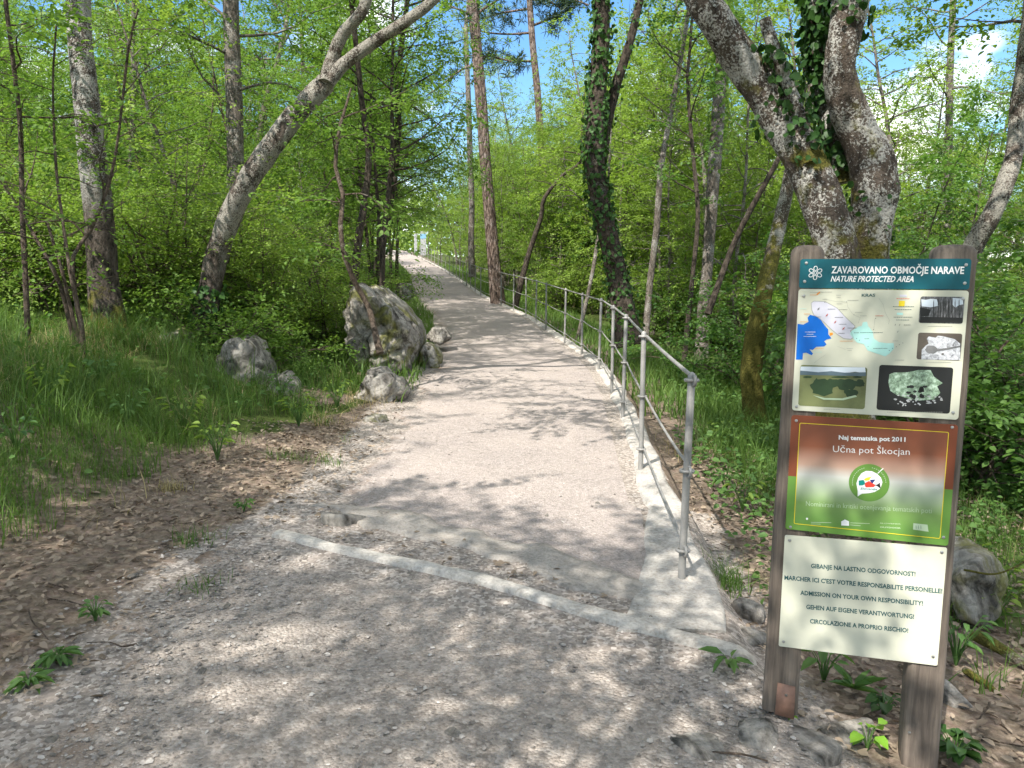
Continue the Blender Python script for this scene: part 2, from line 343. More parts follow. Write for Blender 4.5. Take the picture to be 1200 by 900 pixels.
def dusty_mat(name, base, dust, amount):
    m, N, L, b = new_mat(name)
    tcn = N.new('ShaderNodeTexCoord').outputs['Object']
    n1 = noise(N, L, 4.5, 8, .7, vec=tcn); n2 = noise(N, L, 55, 5, .7, vec=tcn); v = N.new('ShaderNodeTexVoronoi'); v.inputs['Scale'].default_value = 75; L.new(tcn, v.inputs[0])
    sp = N.new('ShaderNodeSeparateColor'); L.new(v.outputs['Color'], sp.inputs[0])
    r = ramp(N, [(.32, tuple(c * .62 for c in base)), (.55, base)]); L.new(n1.outputs[0], r.inputs[0])
    d = ramp(N, [(0, tuple(c * .5 for c in dust)), (.6, dust), (1, tuple(c * 1.4 for c in dust))]); L.new(sp.outputs[0], d.inputs[0])
    f = ramp(N, [(.60 - amount * .3, (0, 0, 0)), (.68 - amount * .3, (1, 1, 1))]); L.new(math_n(N, L, 'ADD', math_n(N, L, 'MULTIPLY', n1.outputs[0], .7), math_n(N, L, 'MULTIPLY', n2.outputs[0], .3)), f.inputs[0])
    sh = ramp(N, [(.35, (.7, .68, .66)), (.58, (1, 1, 1))]); L.new(n2.outputs[0], sh.inputs[0])
    L.new(mix(N, L, f.outputs[0], mix(N, L, 1.0, r.outputs[0], sh.outputs[0], 'MULTIPLY'), d.outputs[0]), b.inputs['Base Color']); b.inputs['Roughness'].default_value = .95; b.inputs['Specular IOR Level'].default_value = .15
    bump(N, L, b, math_n(N, L, 'ADD', n1.outputs[0], n2.outputs[0]), .8, .014)
    return m
M_EDGE = dusty_mat('worn_edging', (.56, .525, .47), (.30, .265, .23), .0); M_SILL = dusty_mat('broken_concrete', (.42, .385, .34), (.29, .25, .21), .2)
M_CONC = dusty_mat('weathered_kerb', (.50, .47, .425), (.30, .265, .225), .02)
def metal_mat(name, col, rough=.5, metallic=.7, n_=18):
    m, N, L, b = new_mat(name)
    n1 = noise(N, L, n_, 5, .65)
    r = ramp(N, [(.3, tuple(c * .65 for c in col)), (.65, col)]); L.new(n1.outputs[0], r.inputs[0]); L.new(r.outputs[0], b.inputs['Base Color'])
    b.inputs['Metallic'].default_value = metallic
    rr = ramp(N, [(.3, (rough + .15,) * 3), (.7, (rough - .08,) * 3)]); L.new(n1.outputs[0], rr.inputs[0]); L.new(rr.outputs[0], b.inputs['Roughness'])
    return m
M_GALV = metal_mat('galvanised_steel', (.32, .31, .29), .6, .3, 9)
M_BOLT = metal_mat('bolt_steel', (.5, .5, .49), .35, .9)
M_RUST = metal_mat('rusty_plate', (.30, .17, .12), .7, .2)
def wood_mat():
    m, N, L, b = new_mat('weathered_wood')
    tcn = N.new('ShaderNodeTexCoord').outputs['Object']
    n1 = noise(N, L, 14, 8, .7, vec=tcn, scl=(3, 3, .18), dist=.4); n2 = noise(N, L, 3, 4, .6, vec=tcn)
    r = ramp(N, [(.28, (.05, .042, .035)), (.5, (.135, .113, .093)), (.72, (.24, .205, .17))]); L.new(n1.outputs[0], r.inputs[0])
    r2 = ramp(N, [(.3, (.7, .66, .62)), (.7, (1.05, 1, .96))]); L.new(n2.outputs[0], r2.inputs[0])
    L.new(mix(N, L, 1.0, r.outputs[0], r2.outputs[0], 'MULTIPLY'), b.inputs['Base Color']); b.inputs['Roughness'].default_value = .85
    bump(N, L, b, n1.outputs[0], .8, .006)
    return m
M_WOOD = wood_mat()
def paint(name, col, rough=.35, grime=.12):
    m, N, L, b = new_mat(name)
    n1 = noise(N, L, 7, 6, .65)
    r = ramp(N, [(.3, tuple(c * (1 - grime) for c in col)), (.6, col)]); L.new(n1.outputs[0], r.inputs[0])
    L.new(r.outputs[0], b.inputs['Base Color']); b.inputs['Roughness'].default_value = rough; b.inputs['Specular IOR Level'].default_value = .3
    rr = ramp(N, [(.35, (rough + .12,) * 3), (.65, (rough,) * 3)]); L.new(n1.outputs[0], rr.inputs[0]); L.new(rr.outputs[0], b.inputs['Roughness'])
    return m

# ------------------------------------------------------------------ geometry generators
def catmull(P, n):
    P = np.asarray(P, float); Q = np.vstack([2 * P[0] - P[1], P, 2 * P[-1] - P[-2]]); out = []
    k = len(P) - 1; per = max(1, n // k)
    for i in range(k):
        p0, p1, p2, p3 = Q[i:i + 4]
        for j in range(per):
            t = j / per
            out.append(.5 * ((2 * p1) + (-p0 + p2) * t + (2 * p0 - 5 * p1 + 4 * p2 - p3) * t * t + (-p0 + 3 * p1 - 3 * p2 + p3) * t ** 3))
    out.append(P[-1]); return np.array(out)
def tube(mb, P, r, sides=8, rough=0., mat=0, seed=0, cap=True, flare=0):
    P = np.asarray(P, float); n = len(P); r = np.broadcast_to(np.asarray(r, float), (n,)).copy()
    T = np.gradient(P, axis=0); T /= np.linalg.norm(T, axis=1)[:, None] + 1e-9
    a = np.array([1., 0, 0]) if abs(T[0][0]) < .8 else np.array([0, 1., 0])
    u = np.cross(T[0], a); u /= np.linalg.norm(u); th = np.arange(sides) / sides * 2 * PI
    V = np.zeros((n, sides, 3))
    for i in range(n):
        u = u - T[i] * np.dot(u, T[i]); u /= np.linalg.norm(u) + 1e-9; v = np.cross(T[i], u)
        V[i] = P[i] + r[i] * (np.cos(th)[:, None] * u + np.sin(th)[:, None] * v)
    if rough > 0:
        for i in range(n):
            for j in range(sides):
                q = V[i, j]; d = q - P[i]
                k = mnoise.noise(Vector(q * (1.1 / r.max() ) * np.array([1, 1, .35]) + seed)) * rough + mnoise.noise(Vector(q * 9 + seed)) * rough * .45
                if flare: k += flare * math.exp(-i / n * 11) * (1 + 1.1 * math.sin(th[j] * 4 + seed)) + mnoise.noise(Vector((q[0] * 26, q[1] * 26, q[2] * 6)) + Vector((seed, 0, 0))) * rough * .4
                V[i, j] = P[i] + d * (1 + k)
    idx = np.arange(n * sides).reshape(n, sides)
    A = idx[:-1]; B = idx[1:]
    f = np.stack([A, np.roll(A, -1, 1), np.roll(B, -1, 1), B], -1).reshape(-1, 4)
    mb.add(V.reshape(-1, 3), f, mat)
    if cap:
        c0 = V[0].mean(0); c1 = V[-1].mean(0)
        mb.add(np.vstack([V[0], [c0]]), np.array([[(j + 1) % sides, j, sides] for j in range(sides)]), mat)
        mb.add(np.vstack([V[-1], [c1]]), np.array([[j, (j + 1) % sides, sides] for j in range(sides)]), mat)
def unit(v): return v / (np.linalg.norm(v, axis=-1, keepdims=True) + 1e-9)
def leaf_faces(mb, base, ldir, nrm, size, width=.55, hexa=True, mat=0, fold=.18, curl=.12):
    """base, ldir, nrm: n x 3; size: n"""
    n = len(base)
    if n == 0: return
    ldir = unit(ldir); wv = unit(np.cross(ldir, nrm)); nn = np.cross(wv, ldir); s = size[:, None]
    if hexa:
        hw = .5 * width * s
        V = np.stack([base, base + ldir * .32 * s + wv * hw + nn * fold * hw, base + ldir * .68 * s + wv * hw * .85 + nn * (fold * hw - curl * .4 * s),
                      base + ldir * s - nn * curl * s, base + ldir * .68 * s - wv * hw * .85 + nn * (fold * hw - curl * .4 * s), base + ldir * .32 * s - wv * hw + nn * fold * hw], 1)
        i = np.arange(n)[:, None] * 6
        f = np.concatenate([i + np.array([[0, 1, 2, 3]]), i + np.array([[0, 3, 4, 5]])])
    else:
        hw = .5 * width * s
        V = np.stack([base, base + ldir * .45 * s + wv * hw + nn * fold * hw, base + ldir * s - nn * curl * s, base + ldir * .45 * s - wv * hw + nn * fold * hw], 1)
        i = np.arange(n)[:, None] * 4
        f = i + np.array([[0, 1, 2, 3]])
    mb.add(V.reshape(-1, 3), f, mat)
def sprays(mb, pos, dirs, Ls, K, size, rng, hexa=True, tilt=.45, droop=.18, width=.55, mat=0):
    pos = np.asarray(pos, float); dirs = unit(np.asarray(dirs, float)); Ls = np.asarray(Ls, float); S_ = len(pos)
    if S_ == 0: return
    up = np.array([0, 0, 1.]); side = unit(np.cross(dirs, up) + 1e-6); n0 = np.cross(side, dirs)
    t = (np.arange(K) + .4) / K
    tt = np.broadcast_to(t, (S_, K))
    base = pos[:, None] + dirs[:, None] * (tt * Ls[:, None])[..., None] - up * (droop * tt ** 2 * Ls[:, None])[..., None]
    base = base + rng.normal(0, .03, (S_, K, 3))
    sg = np.where(np.arange(K) % 2 == 0, 1., -1.)[None, :, None]
    ld = dirs[:, None] * .6 + side[:, None] * sg * .85 + rng.normal(0, .35, (S_, K, 3)); ld[..., 2] -= .18
    nr = n0[:, None] * 1.0 + up * .6 + rng.normal(0, tilt, (S_, K, 3))
    sz = size * rng.uniform(.55, 1.2, (S_, K))
    leaf_faces(mb, base.reshape(-1, 3), ld.reshape(-1, 3), nr.reshape(-1, 3), sz.ravel(), width, hexa, mat)

def branch_set(mt, rng, axis, rad, t0, t1, nb, blen, up=.35, sides=5, sub=3, spray=.5, spacing=.22, az_bias=None, droop=.1, twig=True):
    """branches along an axis polyline; returns spray positions, directions, lengths"""
    sp, sdv, sl = [], [], []
    n = len(axis); cum = np.concatenate([[0], np.cumsum(np.linalg.norm(np.diff(axis, axis=0), axis=1))]); tot = cum[-1]
    az = rng.uniform(0, 6.28)
    for k in range(nb):
        t = t0 + (t1 - t0) * (k + rng.uniform(0, .9)) / nb
        d = t * tot; i = min(n - 2, np.searchsorted(cum, d) - 1); i = max(i, 0); q = (d - cum[i]) / (cum[i + 1] - cum[i] + 1e-9)
        p = axis[i] * (1 - q) + axis[i + 1] * q; r = rad[i] * (1 - q) + rad[i + 1] * q
        az += 2.4 + rng.normal(0, .5)
        a = az if az_bias is None or rng.random() < .35 else az_bias + rng.normal(0, .7)
        ln = blen(t) * rng.uniform(.65, 1.2); el = up + rng.normal(0, .25)
        dr = np.array([math.cos(a) * math.cos(el), math.sin(a) * math.cos(el), math.sin(el)])
        m = 6; P = [p]; dd = dr.copy()
        for j in range(m):
            dd = unit(dd + rng.normal(0, .16, 3) + np.array([0, 0, -droop * .25])); P.append(P[-1] + dd * ln / m)
        P = np.array(P); br = min(r * .55, .011 * ln + .004); rr = np.linspace(br, .003, m + 1)
        tube(mt, P, rr, sides, cap=False)
        def put(Pq, l, s0):
            c = int(max(1, l * (1 - s0) / spacing))
            for jj in range(c):
                u = s0 + (1 - s0) * (jj + rng.random()) / c; x = u * (len(Pq) - 1); i0 = min(int(x), len(Pq) - 2); fr = x - i0
                b = Pq[i0] * (1 - fr) + Pq[i0 + 1] * fr; tg = unit(Pq[i0 + 1] - Pq[i0])
                sd_ = unit(np.cross(tg, [0, 0, 1.]) + 1e-6) * rng.choice([-1, 1])
                v = tg * rng.uniform(.3, 1) + sd_ * rng.uniform(.2, 1.1) + np.array([0, 0, rng.normal(.0, .22)])
                sp.append(b); sdv.append(v); sl.append(spray * rng.uniform(.6, 1.2))
        put(P, ln, .25)
        for q_ in range(sub):
            u = rng.uniform(.2, .9); x = u * m; i0 = min(int(x), m - 1); b = P[i0] + (P[i0 + 1] - P[i0]) * (x - i0)
            tg = unit(P[i0 + 1] - P[i0]); sd_ = unit(np.cross(tg, [0, 0, 1.])) * (1 if q_ % 2 else -1)
            v = unit(tg * .7 + sd_ * .8 + rng.normal(0, .25, 3)); l2 = ln * rng.uniform(.3, .55) * (1.1 - .5 * u)
            P2 = [b]
            for j in range(3):
                v = unit(v + rng.normal(0, .2, 3)); P2.append(P2[-1] + v * l2 / 3)
            P2 = np.array(P2); tube(mt, P2, np.linspace(br * .5 * (1 - .5 * u), .002, 4), 4, cap=False); put(P2, l2, .1)
        sp.append(P[-1]); sdv.append(dd); sl.append(spray)
    return sp, sdv, sl

def gen_tree(seed, H, r0, start, nb, bl, leaf=.075, K=12, spray=.5, spacing=.22, sub=3, hexa=False, wig=.03, lean=0., up=.35, tilt=.45, top=.35):
    rng = np.random.default_rng(seed)
    n = 11; P = np.zeros((n, 3)); d = np.array([lean, 0, 1.])
    for i in range(1, n):
        d = unit(d + np.array([rng.normal(0, wig * 2), rng.normal(0, wig * 2), .05])); P[i] = P[i - 1] + d * H / (n - 1)
    rad = r0 * (1 - .88 * np.linspace(0, 1, n) ** .9); rad[0] *= 1.35
    Pc = catmull(P, 20); rc = np.interp(np.linspace(0, 1, len(Pc)), np.linspace(0, 1, n), rad)
    mt, ml = MB(), MB(); tube(mt, Pc, rc, 8)
    sp, sd_, sl = branch_set(mt, rng, Pc, rc, start, .99, nb, lambda t: bl * (1 - (1 - top) * ((t - start) / (1 - start))), up, 5, sub, spray, spacing)
    sprays(ml, sp, sd_, sl, K, leaf, rng, hexa, tilt)
    return mt, ml
def gen_shrub(seed, H, nst, leaf=.06, K=12, spread=.5, spray=.4, spacing=.16, hexa=True, nb=9, bl=.7):
    rng = np.random.default_rng(seed); mt, ml = MB(), MB()
    for s in range(nst):
        a = rng.uniform(0, 6.28); d = np.array([math.cos(a) * spread, math.sin(a) * spread, 1.]) * 1.; P = [np.array([math.cos(a) * .08, math.sin(a) * .08, -.05])]
        h = H * rng.uniform(.6, 1.1)
        for i in range(7):
            d = unit(d + rng.normal(0, .13, 3) + np.array([0, 0, -.03 * i])); P.append(P[-1] + d * h / 7)
        P = np.array(P); r = np.linspace(.012 + .004 * H, .003, 8)
        tube(mt, P, r, 5)
        sp, sd_, sl = branch_set(mt, rng, P, r, .18, .98, nb, lambda t: bl * (1.1 - .5 * t), .25, 4, 2, spray, spacing)
        sprays(ml, sp, sd_, sl, K, leaf, rng, hexa, .5)
    return mt, ml
def ivy_on(mb, P, r, t0, t1, n, size, rng, off=.03, face=None):
    P = np.asarray(P); m = len(P); t = rng.uniform(t0, t1, n); x = t * (m - 1); i = np.minimum(x.astype(int), m - 2); f = (x - i)[:, None]
    c = P[i] * (1 - f) + P[i + 1] * f; rr = (r[i] * (1 - f[:, 0]) + r[i + 1] * f[:, 0]); tg = unit(P[i + 1] - P[i])
    a = rng.uniform(0, 2 * PI, n)
    u = unit(np.cross(tg, [0.0, 1.0, 0.0])); v = np.cross(tg, u); o = u * np.cos(a)[:, None] + v * np.sin(a)[:, None]
    b = c + o * (rr + np.abs(rng.normal(0, off, n)) + .005)[:, None]
    ld = np.array([0, 0, -.8]) + rng.normal(0, .5, (n, 3)) + o * .3
    leaf_faces(mb, b, ld, o + rng.normal(0, .35, (n, 3)), size * rng.uniform(.6, 1.25, n), .9, True)

def rock_mesh(name, mat, center, planes, soft=10, subd=5, amp=.06, freq=2.2, seed=0, origin=None):
    """faceted boulder: soft minimum over planes (normal, distance) seen from the centre, roughened"""
    import bmesh
    bm = bmesh.new(); bmesh.ops.create_icosphere(bm, subdivisions=subd, radius=1)
    D = np.array([v.co[:] for v in bm.verts]); D = unit(D)
    Nn = unit(np.array([p[0] for p in planes], float)); H = np.array([p[1] for p in planes], float)
    dot = D @ Nn.T; rr = np.where(dot > .12, H[None] / np.maximum(dot, .12), 8 * H.max())
    k = (rr ** -soft).sum(1) ** (-1 / soft)
    V = D * k[:, None]
    for i, q in enumerate(V):
        p = Vector(q * freq + seed); f = mnoise.fractal(p, .9, 2.1, 5) + .5 * (1 - abs(mnoise.noise(p * 1.7)) * 2)
        w2 = mnoise.voronoi(p * 1.1 + Vector((f * .25, 0, 0)))[0]; ck = min(1.0, (w2[1] - w2[0]) * 4.5)
        f2 = mnoise.fractal(p * 5, .8, 2.1, 4)
        V[i] = q + D[i] * amp * (f * 1.0 + (ck - 1) * 1.1 + f2 * .42)
    for v, q in zip(bm.verts, V): v.co = Vector(q + np.asarray(center) - np.asarray(origin if origin is not None else center))
    me = bpy.data.meshes.new(name); bm.to_mesh(me); bm.free(); me.materials.append(mat)
    me.polygons.foreach_set('use_smooth', np.ones(len(me.polygons), bool)); return me
def rand_rock(name, mat, dims, seed, amp=.08, subd=4, nplanes=11):
    rng = np.random.default_rng(seed); pl = []
    for ax in range(3):
        for sg in (-1, 1):
            n = np.zeros(3); n[ax] = sg; pl.append((unit(n + rng.normal(0, .15, 3)), dims[ax] * rng.uniform(.8, 1)))
    for k in range(nplanes):
        n = unit(rng.normal(0, 1, 3)); h = np.sqrt(((n * np.array(dims)) ** 2).sum()) * rng.uniform(.72, 1.0); pl.append((n, h))
    return rock_mesh(name, mat, (0, 0, 0), pl, 12, subd, amp * min(dims), 2.0 / max(dims), seed)

# ------------------------------------------------------------------ ground sheet
def axis_pts(a, b, step, lo, hi, g=1.12):
    c = list(np.arange(a, b + 1e-6, step)); s = step
    while c[-1] < hi: s *= g; c.append(c[-1] + s)
    s = step; left = []
    x = a
    while x > lo: s *= g; x -= s; left.append(x)
    return np.array(left[::-1] + c)
gx = axis_pts(-5.5, 4.5, .07, -400, 400); gy = axis_pts(1.0, 14, .08, -200, 700, 1.06)
X, Y = np.meshgrid(gx, gy); Z = hgt(X, Y); Z = Z + .012 * ((X > -1.7) & (X < 1.1) & (Y > np.interp(X, [-1.6, 1.3], [4.65, 3.0]) - .3) & (Y < np.interp(X, [-1.6, 1.05], [5.3, 3.43]) + .1))
# worn strip between the edging and the concrete sill lies a little low
ystrip = lambda x: np.interp(x, [-1.6, -1.43, -.17, 1.0, 1.3], [4.65, 4.56, 3.92, 3.18, 3.0])
ylip = lambda x: np.interp(x, [-1.6, -1.28, -.2, .56, 1.05], [5.3, 5.13, 4.5, 3.92, 3.43])
ny, nx = X.shape; idx = np.arange(nx * ny).reshape(ny, nx)
g = MB(); g.add(np.stack([X, Y, Z], -1).reshape(-1, 3), np.stack([idx[:-1, :-1], idx[:-1, 1:], idx[1:, 1:], idx[1:, :-1]], -1).reshape(-1, 4))
gm = g.mesh('ground', M_GROUND)
e = xl(Y) - X; e2 = X - edge_r(Y)
wob = fbm(X * 1.3, Y * 1.3, 5) * .5
grassL = np.clip((grass_line(Y) - X + wob) / .5 + .3, 0, 1)
grassR = np.clip((e2 - .55 + wob * .8) / .5, 0, 1) * np.clip((Y - 5.5 + wob * 2) / 1.5, 0, 1) + np.clip((e2 - 1.2 + wob) / .6, 0, 1) * .6
grassL = grassL * np.clip(vnoise(X * .9, Y * .9, 112) * 3 - .3, .35, 1)
attr(gm, 'grassy', np.clip(np.where(e > 0, grassL, np.where(e2 > 0, grassR, 0)), 0, 1).ravel())
grav = np.clip(1.0 - np.maximum(e, e2) / .65, 0, 1)
grav = np.where((Y > 5.5) & (e2 > 0), 0, grav)
attr(gm, 'gravelly', np.clip(grav, 0, 1).ravel())
tag(mesh_obj('ground', gm), kind='structure')

def strip_sheet(name, mat, y0f, ys, cols, xa, xb, sign, dz, edge_fade=.14, crown=0):
    """a gravel sheet draped on the ground; its ragged borders dip under the soil"""
    t = np.linspace(0, 1, cols); V = np.zeros((len(ys), cols, 3)); er = np.zeros((len(ys), cols))
    for j, s in enumerate(ys):
        for _ in range(2):
            yy = (V[j, :, 1] if _ else np.full(cols, s + 4.0)); A = xa(yy); B = xb(yy); x = A + (B - A) * t
            V[j, :, 1] = y0f(x) + sign * s
        V[j, :, 0] = x
    x, y = V[..., 0], V[..., 1]
    lw = (t * (xb(y) - xa(y))); nzv = fbm(x * 2.5, y * 2.5, 31) * .35 + fbm(x * 8, y * 8, 33) * .12
    dip = np.clip(1 - (lw + nzv - .12) / edge_fade, 0, 1)
    V[..., 2] = hgt(x, y) + dz + fbm(x * 6, y * 6, 41) * .006 - dip * .05
    er = np.clip(1 - (lw + nzv * .8) / .8, 0, 1) * .75 + np.clip(fbm(x * .7, y * .7, 55) - .1, 0, 1) * .5
    n1, n2 = er.shape; idx = np.arange(n1 * n2).reshape(n1, n2); q = np.stack([idx[:-1, :-1], idx[:-1, 1:], idx[1:, 1:], idx[1:, :-1]], -1).reshape(-1, 4)
    if sign < 0: q = q[:, ::-1]
    mb = MB(); mb.add(V.reshape(-1, 3), q); me = mb.mesh(name, mat); attr(me, 'earthy', er.ravel())
    return tag(mesh_obj(name, me), kind='structure')
ys = np.concatenate([np.arange(0, 8, .07), np.arange(8, 30, .2), np.arange(30, 160, .8)])
strip_sheet('path', M_PATH, lambda x: ylip(np.clip(x, -1.6, 1.05)), ys, 48, lambda y: xl(y) - .15, lambda y: np.where(y < 5.2, edge_r(y) - .3, xr(y) - .16), 1, .012)
strip_sheet('gravel_track', M_FORE, lambda x: ystrip(np.clip(x, -1.6, 1.3)), np.arange(0.0, 9, .08), 50, lambda y: -1.95 + 0 * y, lambda y: 1.25 + 0 * y, -1, .010)

# concrete kerb that carries the railing
kb = MB(); ky = np.concatenate([np.arange(3.38, 14, .12), np.arange(14, 75, .5)])
prof = []
for y in ky:
    wi = float(np.interp(y, [3.4, 3.8, 4.3, 5.2, 7, 9], [.48, .42, .32, .24, .19, .17]))
    xo = float(edge_r(y)) + .015 * math.sin(y * 5.1) + .02 * float(fbm(np.array([y * 2.]), np.array([0.]), 7)[0]); xi = xo - wi - .03 * float(fbm(np.array([y * 1.5]), np.array([4.]), 8)[0]) - .02
    z = float(zc(y)); n_ = .012 * float(fbm(np.array([y * 3.]), np.array([2.]), 17)[0])
    prof.append([(xi, y, z + .0), (xi + .02, y, z + .024 + n_), ((xi + xo) / 2, y, z + .032 - n_), (xo - .02, y, z + .032 + n_), (xo, y, z + .02), (xo + .03, y, z - .28)])
prof = np.array(prof); n1, n2, _ = prof.shape; idx = np.arange(n1 * n2).reshape(n1, n2)
kb.add(prof.reshape(-1, 3), np.stack([idx[:-1, :-1], idx[:-1, 1:], idx[1:, 1:], idx[1:, :-1]], -1).reshape(-1, 4))
kb.add(prof[0], [[5, 4, 3, 2, 1, 0]])
tag(kb.build('kerb', M_CONC), kind='structure')

# diagonal stone edging across the path and the broken concrete sill behind it
def ribbon(name, mat, pts, width, top, seed, wob=.02, bumpz=.01, kind='structure', depth=.12, taper=0):
    P = np.array(pts, float); n = 90; s = np.concatenate([[0], np.cumsum(np.linalg.norm(np.diff(P, axis=0), axis=1))]); u = np.linspace(0, s[-1], n)
    C = np.stack([np.interp(u, s, P[:, 0]), np.interp(u, s, P[:, 1])], 1); T = unit(np.gradient(C, axis=0)); Nn = np.stack([-T[:, 1], T[:, 0]], 1)
    m = 9; V = np.zeros((n, m, 3)); lat = np.linspace(-1, 1, m)
    wl = width * .5 * (1 + .25 * fbm(u * 2.2, u * 0, seed) * (wob > .015) ) 
    if taper: wl = wl * np.clip(np.minimum(u, s[-1] - u) / taper, .15, 1)
    for j, l in enumerate(lat):
        off = l * wl + wob * fbm(u * 4, u * 0 + j * .1, seed + 1)
        xy = C + Nn * off[:, None]; z = hgt(xy[:, 0], xy[:, 1]) + top * (1 - abs(l) ** 6) + bumpz * fbm(xy[:, 0] * 5, xy[:, 1] * 5, seed + 2) - (depth if abs(l) == 1 else 0)
        V[:, j, :2] = xy; V[:, j, 2] = z
    V[0, :, 2] -= .08; V[-1, :, 2] -= .08
    idx = np.arange(n * m).reshape(n, m); mb = MB()
    mb.add(V.reshape(-1, 3), np.stack([idx[:-1, :-1], idx[:-1, 1:], idx[1:, 1:], idx[1:, :-1]], -1).reshape(-1, 4)[:, ::-1])
    return tag(mb.build(name, mat), kind=kind)
ribbon('kerb_edging', M_EDGE, [(-1.46, 4.58), (-.8, 4.24), (-.17, 3.92), (.45, 3.53), (1.08, 3.13)], .125, .040, 61, .02, .008)
ribbon('concrete_sill', M_SILL, [(-1.34, 5.2), (-.75, 4.86), (-.2, 4.5), (.3, 4.1), (.62, 3.88), (.9, 3.62)], .42, .026, 71, .13, .024, taper=.6)

# ------------------------------------------------------------------ railing
rt_y = [3.95, 6.1, 8.25, 9.95, 12.0, 14.1, 16.0, 18.5, 20.3, 22.2, 24.0, 26.2, 28.5, 31.0] + [31 + 2.4 * k for k in range(1, 18)]
rail = empty('path_railing', (0.9, 3.95, float(zc(3.95))), 'galvanised steel railing of slim posts and thin rails along the right edge of the path', 'railing')
RO = np.array(rail.location)
def ring(mb, c, Rr, r, axis='x', n=14, m=6):
    th = np.arange(n) / n * 2 * PI; ph = np.arange(m) / m * 2 * PI; V = []
    for t in th:
        for p_ in ph:
            a = (Rr + r * math.cos(p_)) * math.cos(t); b = (Rr + r * math.cos(p_)) * math.sin(t); h = r * math.sin(p_)
            V.append((c[0] + h, c[1] + a, c[2] + b) if axis == 'x' else ((c[0] + a, c[1] + b, c[2] + h) if axis == 'z' else (c[0] + a, c[1] + h, c[2] + b)))
    idx = np.arange(n * m).reshape(n, m); A = idx; B = np.roll(idx, -1, 0)
    mb.add(V, np.stack([A, B, np.roll(B, -1, 1), np.roll(A, -1, 1)], -1).reshape(-1, 4))
tops = {1.10: [], .62: [], .19: []}
for i, y in enumerate(rt_y):
    x = float(xr(y)); z = float(zc(y)); ln = [.012, -.01, .006, -.008][i % 4]; h = 1.125
    P = np.array([(x + ln * t, y, z - .05 + (h + .05) * t) for t in np.linspace(0, 1, 7)] + [(x + ln, y, z + h + .010), (x + ln, y, z + h + .017)])
    mb = MB(); tube(mb, P, [.0205] * 7 + [.016, .006], 12)
    po = mb.build('post', M_GALV, rail, origin=RO)
    for hh in tops:
        tops[hh].append((x + ln * hh - .0, y, z + hh))
        if i < 12:
            mr = MB(); ring(mr, (x + ln * hh, y, z + hh), .032, .0095, 'z', 14, 6)
            if i == 0: ring(mr, (x + ln * hh + .006, y - .03, z + hh), .026, .009, 'x', 14, 6)
            mr.build('ring', M_GALV, po, origin=RO)
for hh, P in tops.items():
    P = np.array(P); Q = []
    for a, b in zip(P[:-1], P[1:]):
        for t in np.linspace(0, 1, 6)[:-1]: Q.append(a * (1 - t) + b * t - np.array([0, 0, .02 * 4 * t * (1 - t) * (1 if hh < 1 else .3)]))
    Q.append(P[-1]); Q = np.array(Q)
    mb = MB(); tube(mb, Q + np.array([0.026, 0, 0]), .0115 if hh > 1 else .0085, 8); mb.build('rail', M_GALV, rail, origin=RO)

# ------------------------------------------------------------------ information sign
SA = np.array([0.99601, 2.70, 0]); EX = np.array([0.94518, -0.32655, 0]); EN = np.cross(EX, [0, 0, 1])  # EN points to the viewer side or away
if EN[1] < 0: EN = -EN                                                    # local +y: behind the boards
sign = empty('information_sign', tuple(SA), 'wooden two-post information sign with four printed panels beside the gravel path', 'sign')
sign.rotation_euler = (0, R(.0), math.atan2(EX[1], EX[0]))
NRM = np.cross(EX, [0, 0, 1.])
def on(px, py):
    d = ray(px, py); t = np.dot(SA + [0, 0, 1] - CAM, NRM) / np.dot(d, NRM); P = CAM + d * t
    return float(np.dot(P - SA, EX)), float(P[2])
def c1(cx, cy): return on(900 + cx * .25566, 270 + cy * .25556)
def c2(cx, cy): return on(900 + cx * .216667, 470 + cy * .21665)
def c3(cx, cy): return on(880 + cx * .311, 620 + cy * .3111)
def c4(cx, cy): return on(985 + cx * .06667, 535 + cy * .06667)
def c5(cx, cy): return on(920 + cx * .12227, 330 + cy * .12222)
def c6(cx, cy): return on(1030 + cx * .11665, 335 + cy * .11667)
def rrect(x0, x1, z0, z1, r, n=5, sk=0):
    o = []
    for cx, cz, a0 in ((x1 - r, z1 - r, 0), (x0 + r, z1 - r, 90), (x0 + r, z0 + r, 180), (x1 - r, z0 + r, 270)):
        for k in range(n + 1):
            a = R(a0 + 90 * k / n); o.append((cx + r * math.cos(a), cz + r * math.sin(a)))
    return [(x, z + sk * (x - x0)) for x, z in o]
def plate(mb, poly, y0, y1, mat=0):
    n = len(poly); V = [(x, y0, z) for x, z in poly] + [(x, y1, z) for x, z in poly]
    mb.add(V, [list(range(n))[::-1] if False else list(range(n))] + [list(range(2 * n - 1, n - 1, -1))] + [[i + n, (i + 1) % n + n, (i + 1) % n, i][::-1] if False else [i, i + n, (i + 1) % n + n, (i + 1) % n] for i in range(n)], mat)
def flat(mb, poly, y, mat=0): mb.add([(x, y, z) for x, z in poly], [list(range(len(poly)))], mat)
def ring_flat(mb, outer, inner, y, mat=0):
    n = len(outer); mb.add([(x, y, z) for x, z in outer] + [(x, y, z) for x, z in inner], [[i, (i + 1) % n, (i + 1) % n + n, i + n] for i in range(n)], mat)
def circ(cx, cz, rx, rz=None, n=28, rot=0):
    rz = rz or rx; c, s = math.cos(rot), math.sin(rot)
    return [(cx + rx * math.cos(a) * c - rz * math.sin(a) * s, cz + rx * math.cos(a) * s + rz * math.sin(a) * c) for a in np.arange(n) / n * 2 * PI]
